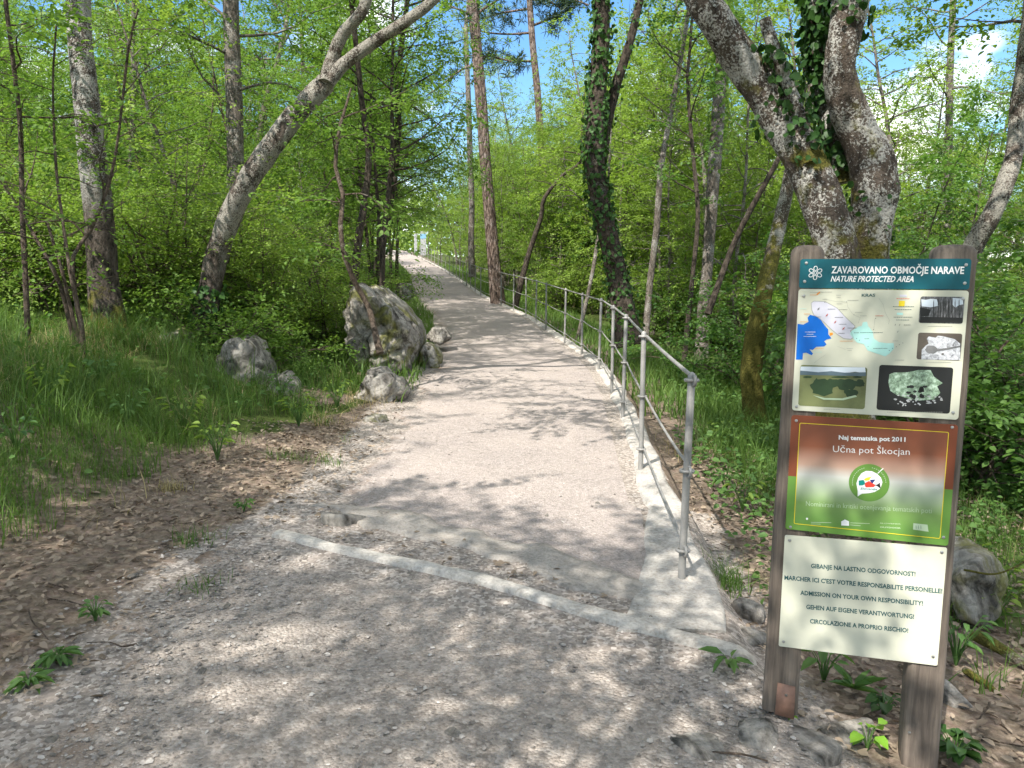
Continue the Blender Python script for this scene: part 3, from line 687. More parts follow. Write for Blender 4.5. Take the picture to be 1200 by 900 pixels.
def stroke(mb, pts, wd, y, mat=0):
    for (a, b), (c, d) in zip(pts[:-1], pts[1:]):
        t = unit(np.array([c - a, d - b])); nn = np.array([-t[1], t[0]]) * wd / 2
        flat(mb, [(a + nn[0], b + nn[1]), (c + nn[0], d + nn[1]), (c - nn[0], d - nn[1]), (a - nn[0], b - nn[1])], y, mat)
def text_into(mb, body, p0, p1, y, cap=None, bold=0., shear=0., mat=0, serif=False, center=False):
    """lettering between two baseline ends p0, p1 on the board plane, cap height cap (metres)"""
    cu = bpy.data.curves.new('t', 'FONT'); cu.body = body; cu.size = 1; cu.offset = bold; cu.shear = shear; cu.resolution_u = 2
    o = bpy.data.objects.new('t', cu); COL.objects.link(o); dg = bpy.context.evaluated_depsgraph_get(); dg.update()
    me = bpy.data.meshes.new_from_object(o.evaluated_get(dg)); bpy.data.objects.remove(o); bpy.data.curves.remove(cu)
    V = np.array([v.co[:] for v in me.vertices]); 
    if len(V) == 0: return
    x0, x1 = V[:, 0].min(), V[:, 0].max(); p0 = np.array(p0); p1 = np.array(p1); wd = np.linalg.norm(p1 - p0); sx = wd / (x1 - x0)
    sz = cap / .727 if cap else sx
    d = (p1 - p0) / wd
    W = np.array([p0 + d * (v[0] - x0) * sx + np.array([-d[1], d[0]]) * v[1] * sz for v in V])
    faces = [list(p.vertices) for p in me.polygons]
    mb.add(np.stack([W[:, 0], np.full(len(W), y), W[:, 1]], 1), faces, mat); bpy.data.meshes.remove(me)
def cap_h(fn, cx, cy0, cy1): return abs(fn(cx, cy0)[1] - fn(cx, cy1)[1])

P_TEAL = paint('print_teal', (.004, .095, .12), .4); P_CREAM = paint('print_cream', (.57, .565, .45), .45, .1); P_WHITE = paint('print_white', (.8, .8, .78), .4, .03)
P_DKGREEN = paint('print_dark_green', (.03, .10, .10), .5); P_YEL = paint('print_yellow', (.75, .58, .03), .4); P_GRN = paint('print_green', (.12, .255, .045), .4)
P_PALEG = paint('print_pale_green', (.45, .56, .38), .4); P_SEA = paint('print_sea', (.0, .13, .55), .4); P_LILAC = paint('print_lilac', (.56, .55, .62), .4)
P_CYAN = paint('print_cyan', (.40, .68, .62), .4); P_INK = paint('print_ink', (.10, .11, .10), .5); P_GREYINK = paint('print_grey', (.32, .32, .28), .5)
P_RED = paint('print_red', (.62, .05, .03), .4); P_ORANGE = paint('print_orange', (.75, .28, .03), .4); P_NAVY = paint('print_navy', (.03, .04, .16), .4); P_TEAL2 = paint('print_teal_mark', (.0, .22, .18), .4)
P_BROWN = paint('print_brown', (.20, .055, .025), .33); P_FIELD = paint('print_field', (.20, .22, .09), .4, .5); P_BUSH = paint('print_bush', (.035, .07, .03), .4, .6)
P_BLACK = paint('print_black', (.016, .017, .017), .35); P_ROCKG = paint('print_rock_grey', (.42, .43, .44), .4, .6); P_SKYB = paint('print_sky', (.62, .68, .74), .4)
P_BLUEH = paint('print_hills', (.12, .17, .20), .4, .3); P_DKROCK = paint('print_rock_dark', (.12, .10, .08), .4, .6); P_MID = paint('print_mid_grey', (.2, .2, .2), .4, .6)
def grad_print(z0, z1):
    m, N, L, b = new_mat('print_brown_to_green')
    t = N.new('ShaderNodeTexCoord'); s = N.new('ShaderNodeSeparateXYZ'); L.new(t.outputs['Object'], s.inputs[0])
    f = math_n(N, L, 'DIVIDE', math_n(N, L, 'SUBTRACT', s.outputs[2], z0), z1 - z0)
    r = ramp(N, [(0, (.10, .235, .04)), (.22, (.17, .29, .08)), (.42, (.42, .48, .36)), (.5, (.5, .5, .45)), (.6, (.42, .27, .2)), (.78, (.24, .075, .035)), (1, (.2, .055, .025))]); L.new(f, r.inputs[0])
    L.new(r.outputs[0], b.inputs['Base Color']); b.inputs['Roughness'].default_value = .33; return m
def cave_print():
    m, N, L, b = new_mat('print_cave_light')
    n1 = noise(N, L, 60, 5, .7); r = ramp(N, [(.35, (.05, .07, .05)), (.5, (.20, .30, .20)), (.7, (.55, .68, .56))]); L.new(n1.outputs[0], r.inputs[0])
    L.new(r.outputs[0], b.inputs['Base Color']); b.inputs['Roughness'].default_value = .35; return m
def forest_print():
    m, N, L, b = new_mat('print_forest')
    n1 = noise(N, L, 90, 5, .7, scl=(1.6, 1, .35)); r = ramp(N, [(.38, (.02, .022, .022)), (.55, (.12, .12, .125)), (.72, (.4, .4, .43))]); L.new(n1.outputs[0], r.inputs[0])
    L.new(r.outputs[0], b.inputs['Base Color']); b.inputs['Roughness'].default_value = .35; return m
def karst_print():
    m, N, L, b = new_mat('print_karst')
    n1 = noise(N, L, 70, 6, .7, dist=1); r = ramp(N, [(.32, (.10, .10, .11)), (.45, (.35, .36, .38)), (.65, (.62, .63, .66))]); L.new(n1.outputs[0], r.inputs[0])
    L.new(r.outputs[0], b.inputs['Base Color']); b.inputs['Roughness'].default_value = .35; return m
def bolts(parent, poly_pts, y):
    for (x, z) in poly_pts:
        mb = MB(); th = np.arange(10) / 10 * 2 * PI
        for r_, yy, r2, y2 in ((.0055, y, .005, y - .0022), (.005, y - .0022, .0015, y - .003)):
            V = [(x + r_ * math.cos(a), yy, z + r_ * math.sin(a)) for a in th] + [(x + r2 * math.cos(a), y2, z + r2 * math.sin(a)) for a in th]
            mb.add(V, [[i, (i + 1) % 10, (i + 1) % 10 + 10, i + 10] for i in range(10)])
        flat(mb, [(x + .0015 * math.cos(a), z + .0015 * math.sin(a)) for a in th], y - .003)
        mb.build('bolt', M_BOLT, parent)
# posts: squared timbers, rounded tops, worn edges, foot plates
def sign_post(x0t, x1t, x0b, x1b, ztop, zbot, depth, seed):
    rows = np.concatenate([np.linspace(zbot, ztop - .03, 26), [ztop - .018, ztop - .008, ztop - .002, ztop]]); mb = MB(); ring_n = []
    ins = [0] * 26 + [.004, .012, .026, .05]
    for z, q in zip(rows, ins):
        t = (z - zbot) / (ztop - zbot); a = x0b + (x0t - x0b) * t; b = x1b + (x1t - x1b) * t; c = .012; y0, y1 = .0065, .0065 + depth
        q = min(q, (b - a) * .45); a += q; b -= q; y0 += q * .6; y1 -= q * .6
        pts = []
        for k in range(5): pts.append((a + (b - a - 2 * c) * k / 4 + c, y0))
        pts += [(b, y0 + c), (b, (y0 + y1) / 2), (b, y1 - c)]
        for k in range(5): pts.append((b - c - (b - a - 2 * c) * k / 4, y1))
        pts += [(a, y1 - c), (a, (y0 + y1) / 2), (a, y0 + c)]
        ring_n.append([(px + .004 * mnoise.noise(Vector((px * 9, py * 9, z * 2.5 + seed))), py + (.003 * mnoise.noise(Vector((px * 30, seed, z * 3))) if py > .01 else 0), z) for px, py in pts])
    V = np.array(ring_n); n, m, _ = V.shape; idx = np.arange(n * m).reshape(n, m); A = idx[:-1]; B = idx[1:]
    mb.add(V.reshape(-1, 3), np.stack([A, np.roll(A, -1, 1), np.roll(B, -1, 1), B], -1).reshape(-1, 4)); mb.add(V[-1], [list(range(m))]); mb.add(V[0], [list(range(m))[::-1]])
    return mb.build('post', M_WOOD, sign)
pL = sign_post(-.031, .078, -.046, .079, 1.767, .04, .095, 1.7)
pR = sign_post(.413, .541, .437, .552, 1.765, -.12, .11, 5.3)
mb = MB(); plate(mb, [(.0, .035), (.068, .028), (.066, .155), (.004, .16)], .001, .0055); fp = mb.build('foot_plate', M_RUST, pL)
mb = MB(); plate(mb, [(-.02, -.12), (.058, -.12), (.058, .12), (-.02, .12)], .103, .109); mb.build('foot_bracket', M_RUST, pL)
bolts(fp, [(.036, .118)], .001); bolts(fp, [(.036, .118)], .001)
bolts(pR, [(.452, .055)], .0055)

def panel(name, mat, poly, label=None):
    mb = MB(); plate(mb, poly, 0, .004); o = mb.build(name, mat, sign, smooth=False)
    if label: o['label'] = label
    return o
Y1, Y2, Y3, Y4, Y5 = -.0006, -.0011, -.0016, -.0021, -.0026
# header
hd = panel('header_panel', P_TEAL, rrect(0, .522, 1.617, 1.717, .009), 'teal header panel with white lettering')
lt = MB(); text_into(lt, 'ZAVAROVANO OBMOČJE NARAVE', c1(290, 196), c1(898, 199), Y1, cap_h(c1, 500, 164, 197), .022)
text_into(lt, 'NATURE PROTECTED AREA', c1(287, 234), c1(667, 236), Y1, cap_h(c1, 480, 208, 235), .02, .28)
lt.build('lettering', P_WHITE, hd, smooth=False)
em = MB(); cx, cz = c1(217, 195); rr = .0068
for k in range(6):
    a = k * PI / 3 + PI / 2; q = (cx + .0155 * math.cos(a), cz + .0155 * math.sin(a))
    ring_flat(em, circ(*q, rr * 1.25, rr * 1.0, 22, a), circ(*q, rr * 1.25 - .0021, rr - .0021, 22, a), Y1)
ring_flat(em, circ(cx, cz, rr * .85), circ(cx, cz, rr * .85 - .002), Y1); em.build('emblem', P_WHITE, hd, smooth=False)
bolts(hd, [c1(176, 150), c1(168, 234), c1(908, 158), c1(902, 242)], 0)
# map
mpn = panel('map_panel', P_CREAM, rrect(0, .522, 1.186, 1.614, .01), 'cream panel with a coloured map and four small photographs')
m_ = MB(); PM = [P_SEA, P_LILAC, P_CYAN, P_GREYINK, P_INK, P_ORANGE, P_RED, P_YEL, P_DKGREEN, P_WHITE]
flat(m_, [c5(*q) for q in [(104, 748), (120, 405), (175, 412), (225, 385), (215, 345), (240, 318), (300, 335), (345, 370), (380, 420), (415, 460), (415, 505), (445, 545), (400, 555), (375, 572), (398, 602), (375, 622), (300, 625), (265, 655), (235, 650), (268, 690), (255, 706), (205, 682), (172, 685), (168, 748)]], Y1, 0)
lil = [c5(*q) for q in [(250, 205), (275, 186), (380, 190), (430, 215), (500, 255), (560, 320), (610, 370), (670, 425), (660, 450), (625, 470), (640, 500), (655, 535), (630, 552), (560, 545), (500, 505), (440, 455), (380, 395), (320, 345), (275, 320), (255, 270)]]
flat(m_, lil, Y1, 1); stroke(m_, lil + [lil[0]], .0016, Y2, 3)
cyp = [c5(*q) for q in [(640, 470), (690, 440), (735, 425), (745, 390), (785, 385), (795, 425), (840, 480), (850, 545), (900, 580), (970, 590), (1040, 590), (1045, 640), (1000, 690), (960, 718), (880, 690), (790, 660), (755, 600), (690, 585), (650, 540), (620, 500)]]
flat(m_, cyp, Y2, 2)
# rivers and border lines, small route marks, place marks (too small to read in the photograph)
rng = np.random.default_rng(5)
for pl in ([(590, 190), (600, 240), (640, 300), (660, 320), (720, 345), (700, 400)], [(900, 160), (940, 220), (960, 300), (1000, 370), (990, 410)], [(280, 780), (330, 740), (390, 700)], [(380, 165), (480, 190), (590, 195)], [(860, 350), (850, 460)], [(500, 620), (580, 650)]):
    stroke(m_, [c5(*q) for q in pl], .0006, Y3, 3)
for q in [(320, 262), (400, 322), (480, 388), (560, 450)]:
    a = c5(q[0] - 10, q[1] + 12); b = c5(q[0] + 10, q[1] - 12); stroke(m_, [a, b], .0022, Y3, 6 if q[0] > 330 else 4); stroke(m_, [c5(q[0] - 6, q[1] - 4), c5(q[0] + 6, q[1] + 6)], .002, Y3, 4)
for (x, y, l, mm) in [(410, 263, 70, 4), (520, 268, 75, 4), (475, 342, 80, 4), (515, 408, 75, 4), (600, 445, 85, 4), (512, 495, 60, 4), (300, 338, 45, 4), (360, 170, 45, 3), (490, 130, 45, 3), (495, 150, 40, 3), (600, 178, 105, 3), (670, 295, 70, 3), (720, 328, 62, 3), (495, 212, 55, 3), (865, 328, 80, 6), (760, 548, 45, 4), (845, 640, 135, 4), (590, 640, 60, 3), (600, 660, 40, 3), (1030, 568, 55, 3), (1055, 752, 80, 3), (240, 128, 70, 5), (240, 103, 90, 3), (330, 100, 120, 3), (145, 260, 60, 2), (180, 310, 60, 5), (145, 385, 70, 5), (280, 640, 90, 5), (275, 675, 80, 2), (525, 570, 125, 5), (695, 430, 80, 2), (720, 488, 215, 8), (660, 490, 50, 4), (190, 483, 100, 9), (208, 504, 62, 9), (178, 525, 120, 9)]:
    x2 = x
    while x2 < x + l:
        wl = rng.uniform(6, 13); stroke(m_, [c5(x2, y), c5(min(x2 + wl, x + l), y + .5)], .0016, Y4 if mm == 9 else Y3, mm); x2 += wl + 3
for (x, y) in [(685, 545), (712, 562), (795, 622), (998, 660), (1030, 640), (1065, 625), (1095, 605), (1128, 588), (590, 195), (660, 318), (868, 352), (848, 460), (380, 198)]:
    flat(m_, circ(*c5(x, y), .0013, n=10), Y3, 4)
flat(m_, [c5(*q) for q in [(300, 120), (330, 95), (338, 105), (308, 128)]], Y3, 5); flat(m_, [c5(*q) for q in [(425, 490), (455, 488), (460, 508), (430, 520)]], Y2, 5)
# legend
text_into(m_, 'KRAS', c1(429, 304), c1(491, 304), Y2, cap_h(c1, 460, 289, 303), .02, mat=8)
flat(m_, rrect(*[f for f in (c6(212, 0)[0], c6(272, 0)[0])], c6(240, 205)[1], c6(240, 150)[1], .001), Y2, 7)
flat(m_, rrect(*[f for f in (c6(200, 0)[0], c6(262, 0)[0])], c6(240, 293)[1], c6(240, 270)[1], .001), Y2, 2)
flat(m_, rrect(*[f for f in (c6(215, 0)[0], c6(290, 0)[0])], c6(240, 110)[1], c6(240, 88)[1], .001), Y2, 1)
for (x, y, l, mm) in [(175, 128, 135, 6), (140, 207, 210, 8), (158, 237, 170, 8), (148, 314, 188, 8), (172, 342, 130, 8), (250, 392, 65, 4), (490, 404, 245, 3), (475, 766, 250, 3), (160, 745, 95, 3)]:
    x2 = x
    while x2 < x + l:
        wl = rng.uniform(8, 18); stroke(m_, [c6(x2, y), c6(min(x2 + wl, x + l), y + .5)], .0017, Y3, mm); x2 += wl + 4
for (x, y, l) in [(255, 820, 75), (545, 833, 255)]:
    x2 = x
    while x2 < x + l: stroke(m_, [c1(x2, y), c1(min(x2 + 6, x + l), y + .3)], .0016, Y3, 3); x2 += 8
for (x, y) in [(165, 390), (208, 392), (190, 460)]: stroke(m_, [c6(x - 6, y + 8), c6(x + 4, y - 8)], .0012, Y3, 4)
m_.build('printed_map', PM, mpn, smooth=False)
def pic(name, fn, x0, y0, x1, y1, base_mats, shapes, r=.009):
    a = fn(x0, (y0 + y1) / 2)[0]; b = fn(x1, (y0 + y1) / 2)[0]; z1 = fn((x0 + x1) / 2, y0)[1]; z0 = fn((x0 + x1) / 2, y1)[1]
    mb = MB(); flat(mb, rrect(a, b, z0, z1, r), Y1, 0)
    for (pl, mm, yy) in shapes: flat(mb, [(min(max(a, fn(*q)[0]), b), min(max(z0, fn(*q)[1]), z1)) for q in pl], yy, mm)
    mb.build(name, base_mats, mpn, smooth=False)
rg = np.random.default_rng(8)
def blob(cx, cy, rx, ry, n=18, j=.25): return [(cx + rx * math.cos(t) * rg.uniform(1 - j, 1 + j), cy + ry * math.sin(t) * rg.uniform(1 - j, 1 + j)) for t in np.arange(n) / n * 2 * PI]
pic('printed_picture', c1, 143, 622, 450, 812, [P_FIELD, P_SKYB, P_BLUEH, P_BUSH, P_PALEG],
    [([(150, 624), (445, 624), (448, 655), (400, 648), (340, 656), (280, 648), (220, 653), (146, 645)], 1, Y2), ([(146, 642), (230, 650), (290, 645), (350, 652), (448, 650), (448, 668), (146, 662)], 2, Y3),
     (blob(250, 720, 52, 42), 3, Y2), (blob(290, 700, 40, 22), 3, Y3), (blob(360, 705, 55, 26), 3, Y2), (blob(380, 745, 32, 18), 3, Y3), (blob(225, 705, 20, 26), 3, Y3), (blob(420, 700, 25, 16), 3, Y4), (blob(180, 672, 22, 4), 3, Y4), (blob(330, 672, 40, 4), 3, Y4), (blob(410, 672, 22, 4), 3, Y4),
     ([(205, 755), (260, 768), (340, 770), (400, 755), (408, 762), (345, 778), (255, 776)], 4, Y5)])
pic('printed_picture', c1, 503, 622, 842, 832, [P_BLACK, cave_print(), P_ROCKG, P_BUSH],
    [([(556, 660), (575, 652), (640, 650), (690, 640), (745, 640), (760, 670), (800, 700), (775, 715), (790, 745), (760, 775), (690, 780), (640, 770), (590, 755), (560, 735), (552, 700)], 1, Y2)]
    + [(blob(rg.uniform(570, 800), rg.uniform(755, 805), rg.uniform(3, 9), rg.uniform(2, 4), 8), 2, Y3) for _ in range(46)] + [(blob(rg.uniform(640, 740), rg.uniform(715, 765), rg.uniform(6, 13), rg.uniform(5, 12), 9), 0, Y4) for _ in range(14)])
pic('printed_picture', c6, 408, 108, 852, 377, [forest_print(), P_MID, P_BLACK, P_SKYB],
    [([(425, 135), (470, 140), (520, 130), (580, 135), (600, 200), (520, 215), (430, 205)], 3, Y2), ([(740, 120), (845, 130), (845, 185), (800, 195), (765, 220), (740, 190)], 3, Y2), ([(412, 215), (460, 225), (520, 240), (500, 300), (415, 310)], 2, Y3), ([(412, 310), (840, 320), (836, 372), (412, 370)], 2, Y2)]
    + [([(x, 130 + (x * 7) % 60), (x + 7, 130), (x + 8, 340), (x, 340)], 2, Y4) for x in (545, 590, 615, 640, 668, 690, 700, 730, 760, 800)], .007)
pic('printed_picture', c6, 385, 474, 828, 745, [P_DKROCK, karst_print(), P_MID],
    [([(425, 745), (430, 640), (470, 600), (500, 580), (480, 530), (500, 508), (570, 520), (590, 500), (640, 505), (760, 535), (815, 580), (822, 745)], 1, Y2), (blob(525, 640, 58, 42, 16, .12), 2, Y3), ([(560, 640), (660, 625), (820, 600), (820, 612), (670, 645), (570, 655)], 2, Y4), (blob(640, 684, 14, 9, 9), 0, Y3)], .007)
bolts(mpn, [c1(164, 301), c1(131, 808), c1(893, 313), c1(848, 836)], 0)
# award panel
aw = panel('award_panel', P_BROWN, rrect(0, .523, .751, 1.169, .01), 'brown and green award panel with a round emblem')
mb = MB(); zmid = .5 * (c2(120, 418)[1] + c2(1000, 466)[1])
flat(mb, [(x, z) for x, z in rrect(.0002, .5228, .7512, 1.16, .009) if z < .96] + [(.5228, zmid), (.0002, zmid)], Y1)
o = mb.build('green_border', P_GRN, aw, smooth=False)
fx0, fx1 = c2(160, 300)[0], c2(968, 300)[0]; fz1, fz0 = c2(560, 141)[1], c2(545, 705)[1]
mb = MB(); flat(mb, rrect(fx0, fx1, fz0, fz1, .005), Y2); mb.build('gradient_field', grad_print(fz0, fz1), aw, smooth=False)
mb = MB(); ring_flat(mb, rrect(fx0, fx1, fz0, fz1, .006), rrect(fx0 + .0022, fx1 - .0022, fz0 + .0022, fz1 - .0022, .004), Y3); mb.build('yellow_line', P_YEL, aw, smooth=False)
lt = MB(); text_into(lt, 'Naj tematska pot 2011', c2(382, 207), c2(743, 219), Y3, cap_h(c2, 500, 186, 210), .03)
text_into(lt, 'Učna pot Škocjan', c2(351, 275), c2(766, 291), Y3, cap_h(c2, 500, 244, 281), -.004)
lt.build('lettering', P_WHITE, aw, smooth=False)
def dz2(px): return 0
lt = MB(); text_into(lt, 'Nominirani in kritiki ocenjevanja tematskih poti', c2(205, 566), c2(885, 606), Y3, cap_h(c2, 500, 556, 584), -.006); lt.build('lettering', P_PALEG, aw, smooth=False)
em = MB(); ec = c4(500, 460); erx = abs(c4(860, 460)[0] - c4(140, 460)[0]) / 2; erz = abs(c4(500, 130)[1] - c4(500, 790)[1]) / 2
flat(em, circ(*ec, erx, erz, 40), Y3, 0)
flat(em, [c4(*q) for q in [(300, 700), (300, 600), (278, 470), (310, 370), (370, 290), (450, 250), (550, 255), (640, 300), (710, 370), (735, 450), (700, 560), (600, 620), (500, 640), (380, 650), (350, 665)]], Y4, 1)
stroke(em, [c4(650, 295), c4(750, 205)], .003, Y4, 1)
flat(em, [c4(*q) for q in [(318, 420), (400, 405), (425, 440), (430, 485), (380, 505), (320, 505)]], Y5, 2)
flat(em, [c4(*q) for q in [(405, 400), (450, 370), (555, 345), (520, 380), (505, 415), (440, 425)]], Y5, 3)
flat(em, [c4(*q) for q in [(430, 460), (500, 425), (550, 460), (620, 500), (580, 535), (440, 540), (425, 500)]], Y5, 4)
flat(em, [c4(*q) for q in [(515, 405), (615, 400), (560, 470), (530, 450)]], Y5, 5)
flat(em, [c4(*q) for q in [(590, 490), (640, 490), (690, 455), (705, 565), (650, 520)]], Y5 - .0004, 6)
text_into(em, 'Slovenija', c4(345, 575), c4(640, 588), Y5, cap_h(c4, 400, 545, 582), .02, .2, 2)
for k in range(26):
    a = R(195 - k * 7.4); a2 = a - R(4); q = .82
    if 12 <= k <= 14: continue
    stroke(em, [(ec[0] + erx * q * math.cos(a), ec[1] + erz * q * math.sin(a)), (ec[0] + erx * q * math.cos(a2), ec[1] + erz * q * math.sin(a2))], .0022, Y4, 7)
em.build('emblem', [P_GRN, P_WHITE, P_TEAL2, P_YEL, P_RED, P_NAVY, P_BLACK, P_PALEG], aw, smooth=False)
lg = MB(); flat(lg, circ(*c2(211, 636), .0035, .004), Y3, 0); stroke(lg, [c2(232, 655), c2(342, 657)], .0016, Y3, 1); stroke(lg, [c2(232, 664), c2(285, 665)], .0016, Y3, 1)
flat(lg, [c2(*q) for q in [(396, 650), (416, 640), (438, 650), (438, 674), (396, 672)]], Y3, 0); stroke(lg, [c2(445, 658), c2(550, 662)], .0018, Y3, 1); stroke(lg, [c2(445, 669), c2(500, 674)], .0018, Y3, 1)
text_into(lg, 'SLOVENIA', c2(605, 662), c2(718, 667), Y3, .0035, .02, mat=1); text_into(lg, 'OUTDOOR', c2(605, 684), c2(718, 690), Y3, .0045, .03, mat=1)
flat(lg, [c2(*q) for q in [(786, 660), (862, 668), (868, 706), (784, 694)]], Y3, 2)
for q in (800, 812, 826): stroke(lg, [c2(q, 672), c2(q + 1, 690)], .0012, Y4, 3)
lg.build('printed_logo', [P_WHITE, P_PALEG, P_PALEG, P_DKGREEN], aw, smooth=False)
bolts(aw, [c2(153, 106), c2(996, 142), c2(122, 681), c2(949, 737)], 0)
# notice
no = panel('notice_panel', P_CREAM, rrect(0, .521, .304, .728, .006, sk=.031), 'cream notice panel with five lines of dark lettering')
lt = MB()
for s, a, b in (('GIBANJE NA LASTNO ODGOVORNOST!', (226, 146), (620, 178)), ('MARCHER ICI C\'EST VOTRE RESPONSABILITE PERSONELLE!', (126, 190), (721, 242)), ('ADMISSION ON YOUR OWN RESPONSIBILITY!', (186, 247), (648, 288)),
                ('GEHEN AUF EIGENE VERANTWORTUNG!', (208, 300), (615, 338)), ('CIRCOLAZIONE A PROPRIO RISCHIO!', (222, 354), (593, 390))):
    text_into(lt, s, c3(*a), c3(*b), Y1, cap_h(c3, 400, 240, 257), .03)
lt.build('lettering', P_DKGREEN, no, smooth=False)
bolts(no, [c3(146, 43), c3(719, 87), c3(123, 424), c3(686, 480)], 0)

# ------------------------------------------------------------------ feature trees (trunks traced, crowns grown)
def pxline(pts, Y, wob=0.25, seed=0):
    """(px, py, width px) -> points and radii at distance Y, drifting a little in depth"""
    P, r = [], []
    for i, (x, y, wd) in enumerate(pts):
        yy = Y + wob * math.sin(i * 1.3 + seed) * (i > 0)
        P.append(at(x, y, yy)); r.append(wd * yy / F / 2 * .76)
    return np.array(P), np.array(r)
def feature(name, label, cat, lines, bark, leafmat=None, crown=None, ivy=None, group=None, rough=.10, sides=22, seed=1, base_drop=.25, extra=None):
    """lines: list of (P, r); crown: dict for branch_set along given line indexes; ivy: list of (line, t0, t1, n, size)"""
    P0 = lines[0][0][0]; root = empty(name, (P0[0], P0[1], float(hgt(P0[0], P0[1]))), label, cat, group); O = np.array(root.location)
    mt, ml, mi = MB(), MB(), MB(); rng = np.random.default_rng(seed); res = []
    for i, (P, r) in enumerate(lines):
        if i == 0:
            P = np.vstack([[P[0] + (P[0] - P[1]) / np.linalg.norm(P[1] - P[0]) * base_drop], P]); r = np.concatenate([[r[0] * 1.18], r])
        Pc = catmull(P, 64 if rough >= .1 else 30); rc = np.interp(np.linspace(0, 1, len(Pc)), np.linspace(0, 1, len(P)), r); res.append((Pc, rc))
        tube(mt, Pc, rc, sides, rough, seed=seed * 3.7 + i, flare=.22 if i == 0 and rough >= .1 else (.001 if rough >= .1 else 0))
    for c in crown or []:
        Pc, rc = res[c['line']]
        sp, sd_, sl = branch_set(mt, rng, Pc, rc, c.get('t0', .4), c.get('t1', .99), c['n'], (lambda t, c=c: c['len']), c.get('up', .35), 5, c.get('sub', 3), c.get('spray', .5), c.get('spacing', .14), c.get('bias'))
        sprays(ml, sp, sd_, sl, c.get('K', 18), c.get('leaf', .075), rng, c.get('hexa', True), c.get('tilt', .45))
    if extra: extra(mt, ml, rng)
    for (k, t0, t1, n, s) in ivy or []: ivy_on(mi, *res[k], t0, t1, n, s, rng)
    mt.build('trunk', bark, root, origin=O)
    if ml.n: ml.build('crown', leafmat or M_LEAF, root, origin=O)
    if mi.n: mi.build('ivy', M_IVY, root, origin=O)
    return root
def extend(line, dz, dx=0, dy=0, n=3, r1=.03):
    P, r = line; Q = [P[-1] + np.array([dx * t, dy * t, dz * t]) for t in np.linspace(1 / n, 1, n)]
    return np.vstack([P, Q]), np.concatenate([r, np.linspace(r[-1], r1, n + 1)[1:]])

# left lichen tree
A = extend(pxline([(130, 402, 52), (122, 340, 44), (116, 250, 41), (107, 170, 38), (98, 90, 35), (92, 20, 33), (90, -60, 31)], 8.95, .1), 4.5, -.3, .5)
feature('lichen_tree', 'upright tree with pale flaking lichen bark and mossy foot on the left bank', 'tree', [A], B_LICHEN, M_LEAF,
        [dict(line=0, t0=.5, n=26, len=2.4)], [(0, 0, .12, 120, .07)], seed=2, rough=.13)
# leaning forked tree
Bm = pxline([(232, 408, 36), (246, 340, 33), (258, 285, 33), (285, 222, 33), (318, 172, 33), (352, 128, 32), (382, 97, 31)], 9.6, .1)
B1 = extend(pxline([(382, 98, 24), (389, 70, 19), (402, 40, 18), (425, 12, 17), (436, -30, 15)], 9.6, .1), 2.6, .5, .2)
B2 = extend(pxline([(383, 97, 24), (402, 76, 19), (440, 48, 18), (480, 22, 16), (515, -8, 15)], 9.6, .1), 2.2, 1.8, -.2)
feature('leaning_tree', 'grey lichened tree leaning towards the path, forking in two, ivy round its foot', 'tree', [Bm, B1, B2], B_LEAN, M_LEAF,
        [dict(line=1, t0=.55, n=13, len=1.7), dict(line=2, t0=.6, n=14, len=1.7)], [(0, 0.02, .3, 520, .075)], seed=3, rough=.10)
# big tree behind the sign
Cl = pxline([(985, 560, 96), (990, 470, 86), (990, 400, 78), (986, 320, 72), (968, 245, 64), (938, 180, 60), (900, 118, 60), (868, 68, 56), (842, 30, 52), (815, -15, 50)], 5.1, .05)
Cl = (Cl[0], Cl[1] * .93); Cl = extend(Cl, 3.0, -1.6, .4, 4, .05)
Cr = pxline([(1008, 480, 80), (1014, 400, 74), (1017, 330, 62), (1019, 275, 60), (1024, 225, 64), (1022, 190, 66), (1005, 150, 58), (988, 110, 50), (985, 70, 47), (994, 20, 48), (1004, -30, 46)], 5.2, .05)
Cr = extend(Cr, 3.4, .8, .3, 4, .05)
Cm = extend(pxline([(985, 215, 40), (975, 150, 34), (966, 90, 30), (960, 40, 28), (955, -20, 26)], 5.45, .03), 3.2, -.2, 1.0, 4, .04)
Cs = pxline([(950, 190, 22), (938, 140, 19), (922, 95, 19), (906, 55, 19), (896, 22, 17)], 5.0, .02)
feature('old_maple', 'large old tree behind the sign with two mossy lichened stems and ivy between them', 'tree', [Cl, Cr, Cm, Cs], B_BIG, M_LEAF,
        [dict(line=0, t0=.78, n=17, len=2.6, up=.2), dict(line=1, t0=.80, n=16, len=2.6, up=.2), dict(line=2, t0=.72, n=12, len=2.0)],
        [(2, .02, .75, 1500, .06), (1, .62, .85, 240, .06), (3, .0, .8, 260, .05), (0, .46, .5, 50, .05), (1, .18, .3, 70, .045)], seed=4, rough=.17, sides=34)
# dark ivy-clad tree right of the path
D = extend(pxline([(735, 388, 40), (726, 340, 33), (716, 290, 31), (703, 235, 31), (697, 180, 30), (699, 120, 26), (704, 60, 25), (706, 0, 23), (706, -60, 22)], 13.2, .1), 5, .2, .5)
D2 = extend(pxline([(704, 190, 18), (712, 140, 17), (722, 100, 15), (738, 50, 12), (750, 0, 11), (760, -40, 10)], 13.4, .1), 3, .8, .4)
feature('ivy_clad_tree', 'dark curving trunk wrapped in ivy just right of the railing', 'tree', [D, D2], B_DARK, M_LEAF2,
        [dict(line=0, t0=.62, n=16, len=2.2), dict(line=1, t0=.5, n=9, len=1.6)], [(0, .02, .3, 700, .07), (0, .3, .62, 1100, .075), (0, .62, .9, 500, .08), (1, .1, .9, 200, .07)], seed=5, rough=.12)
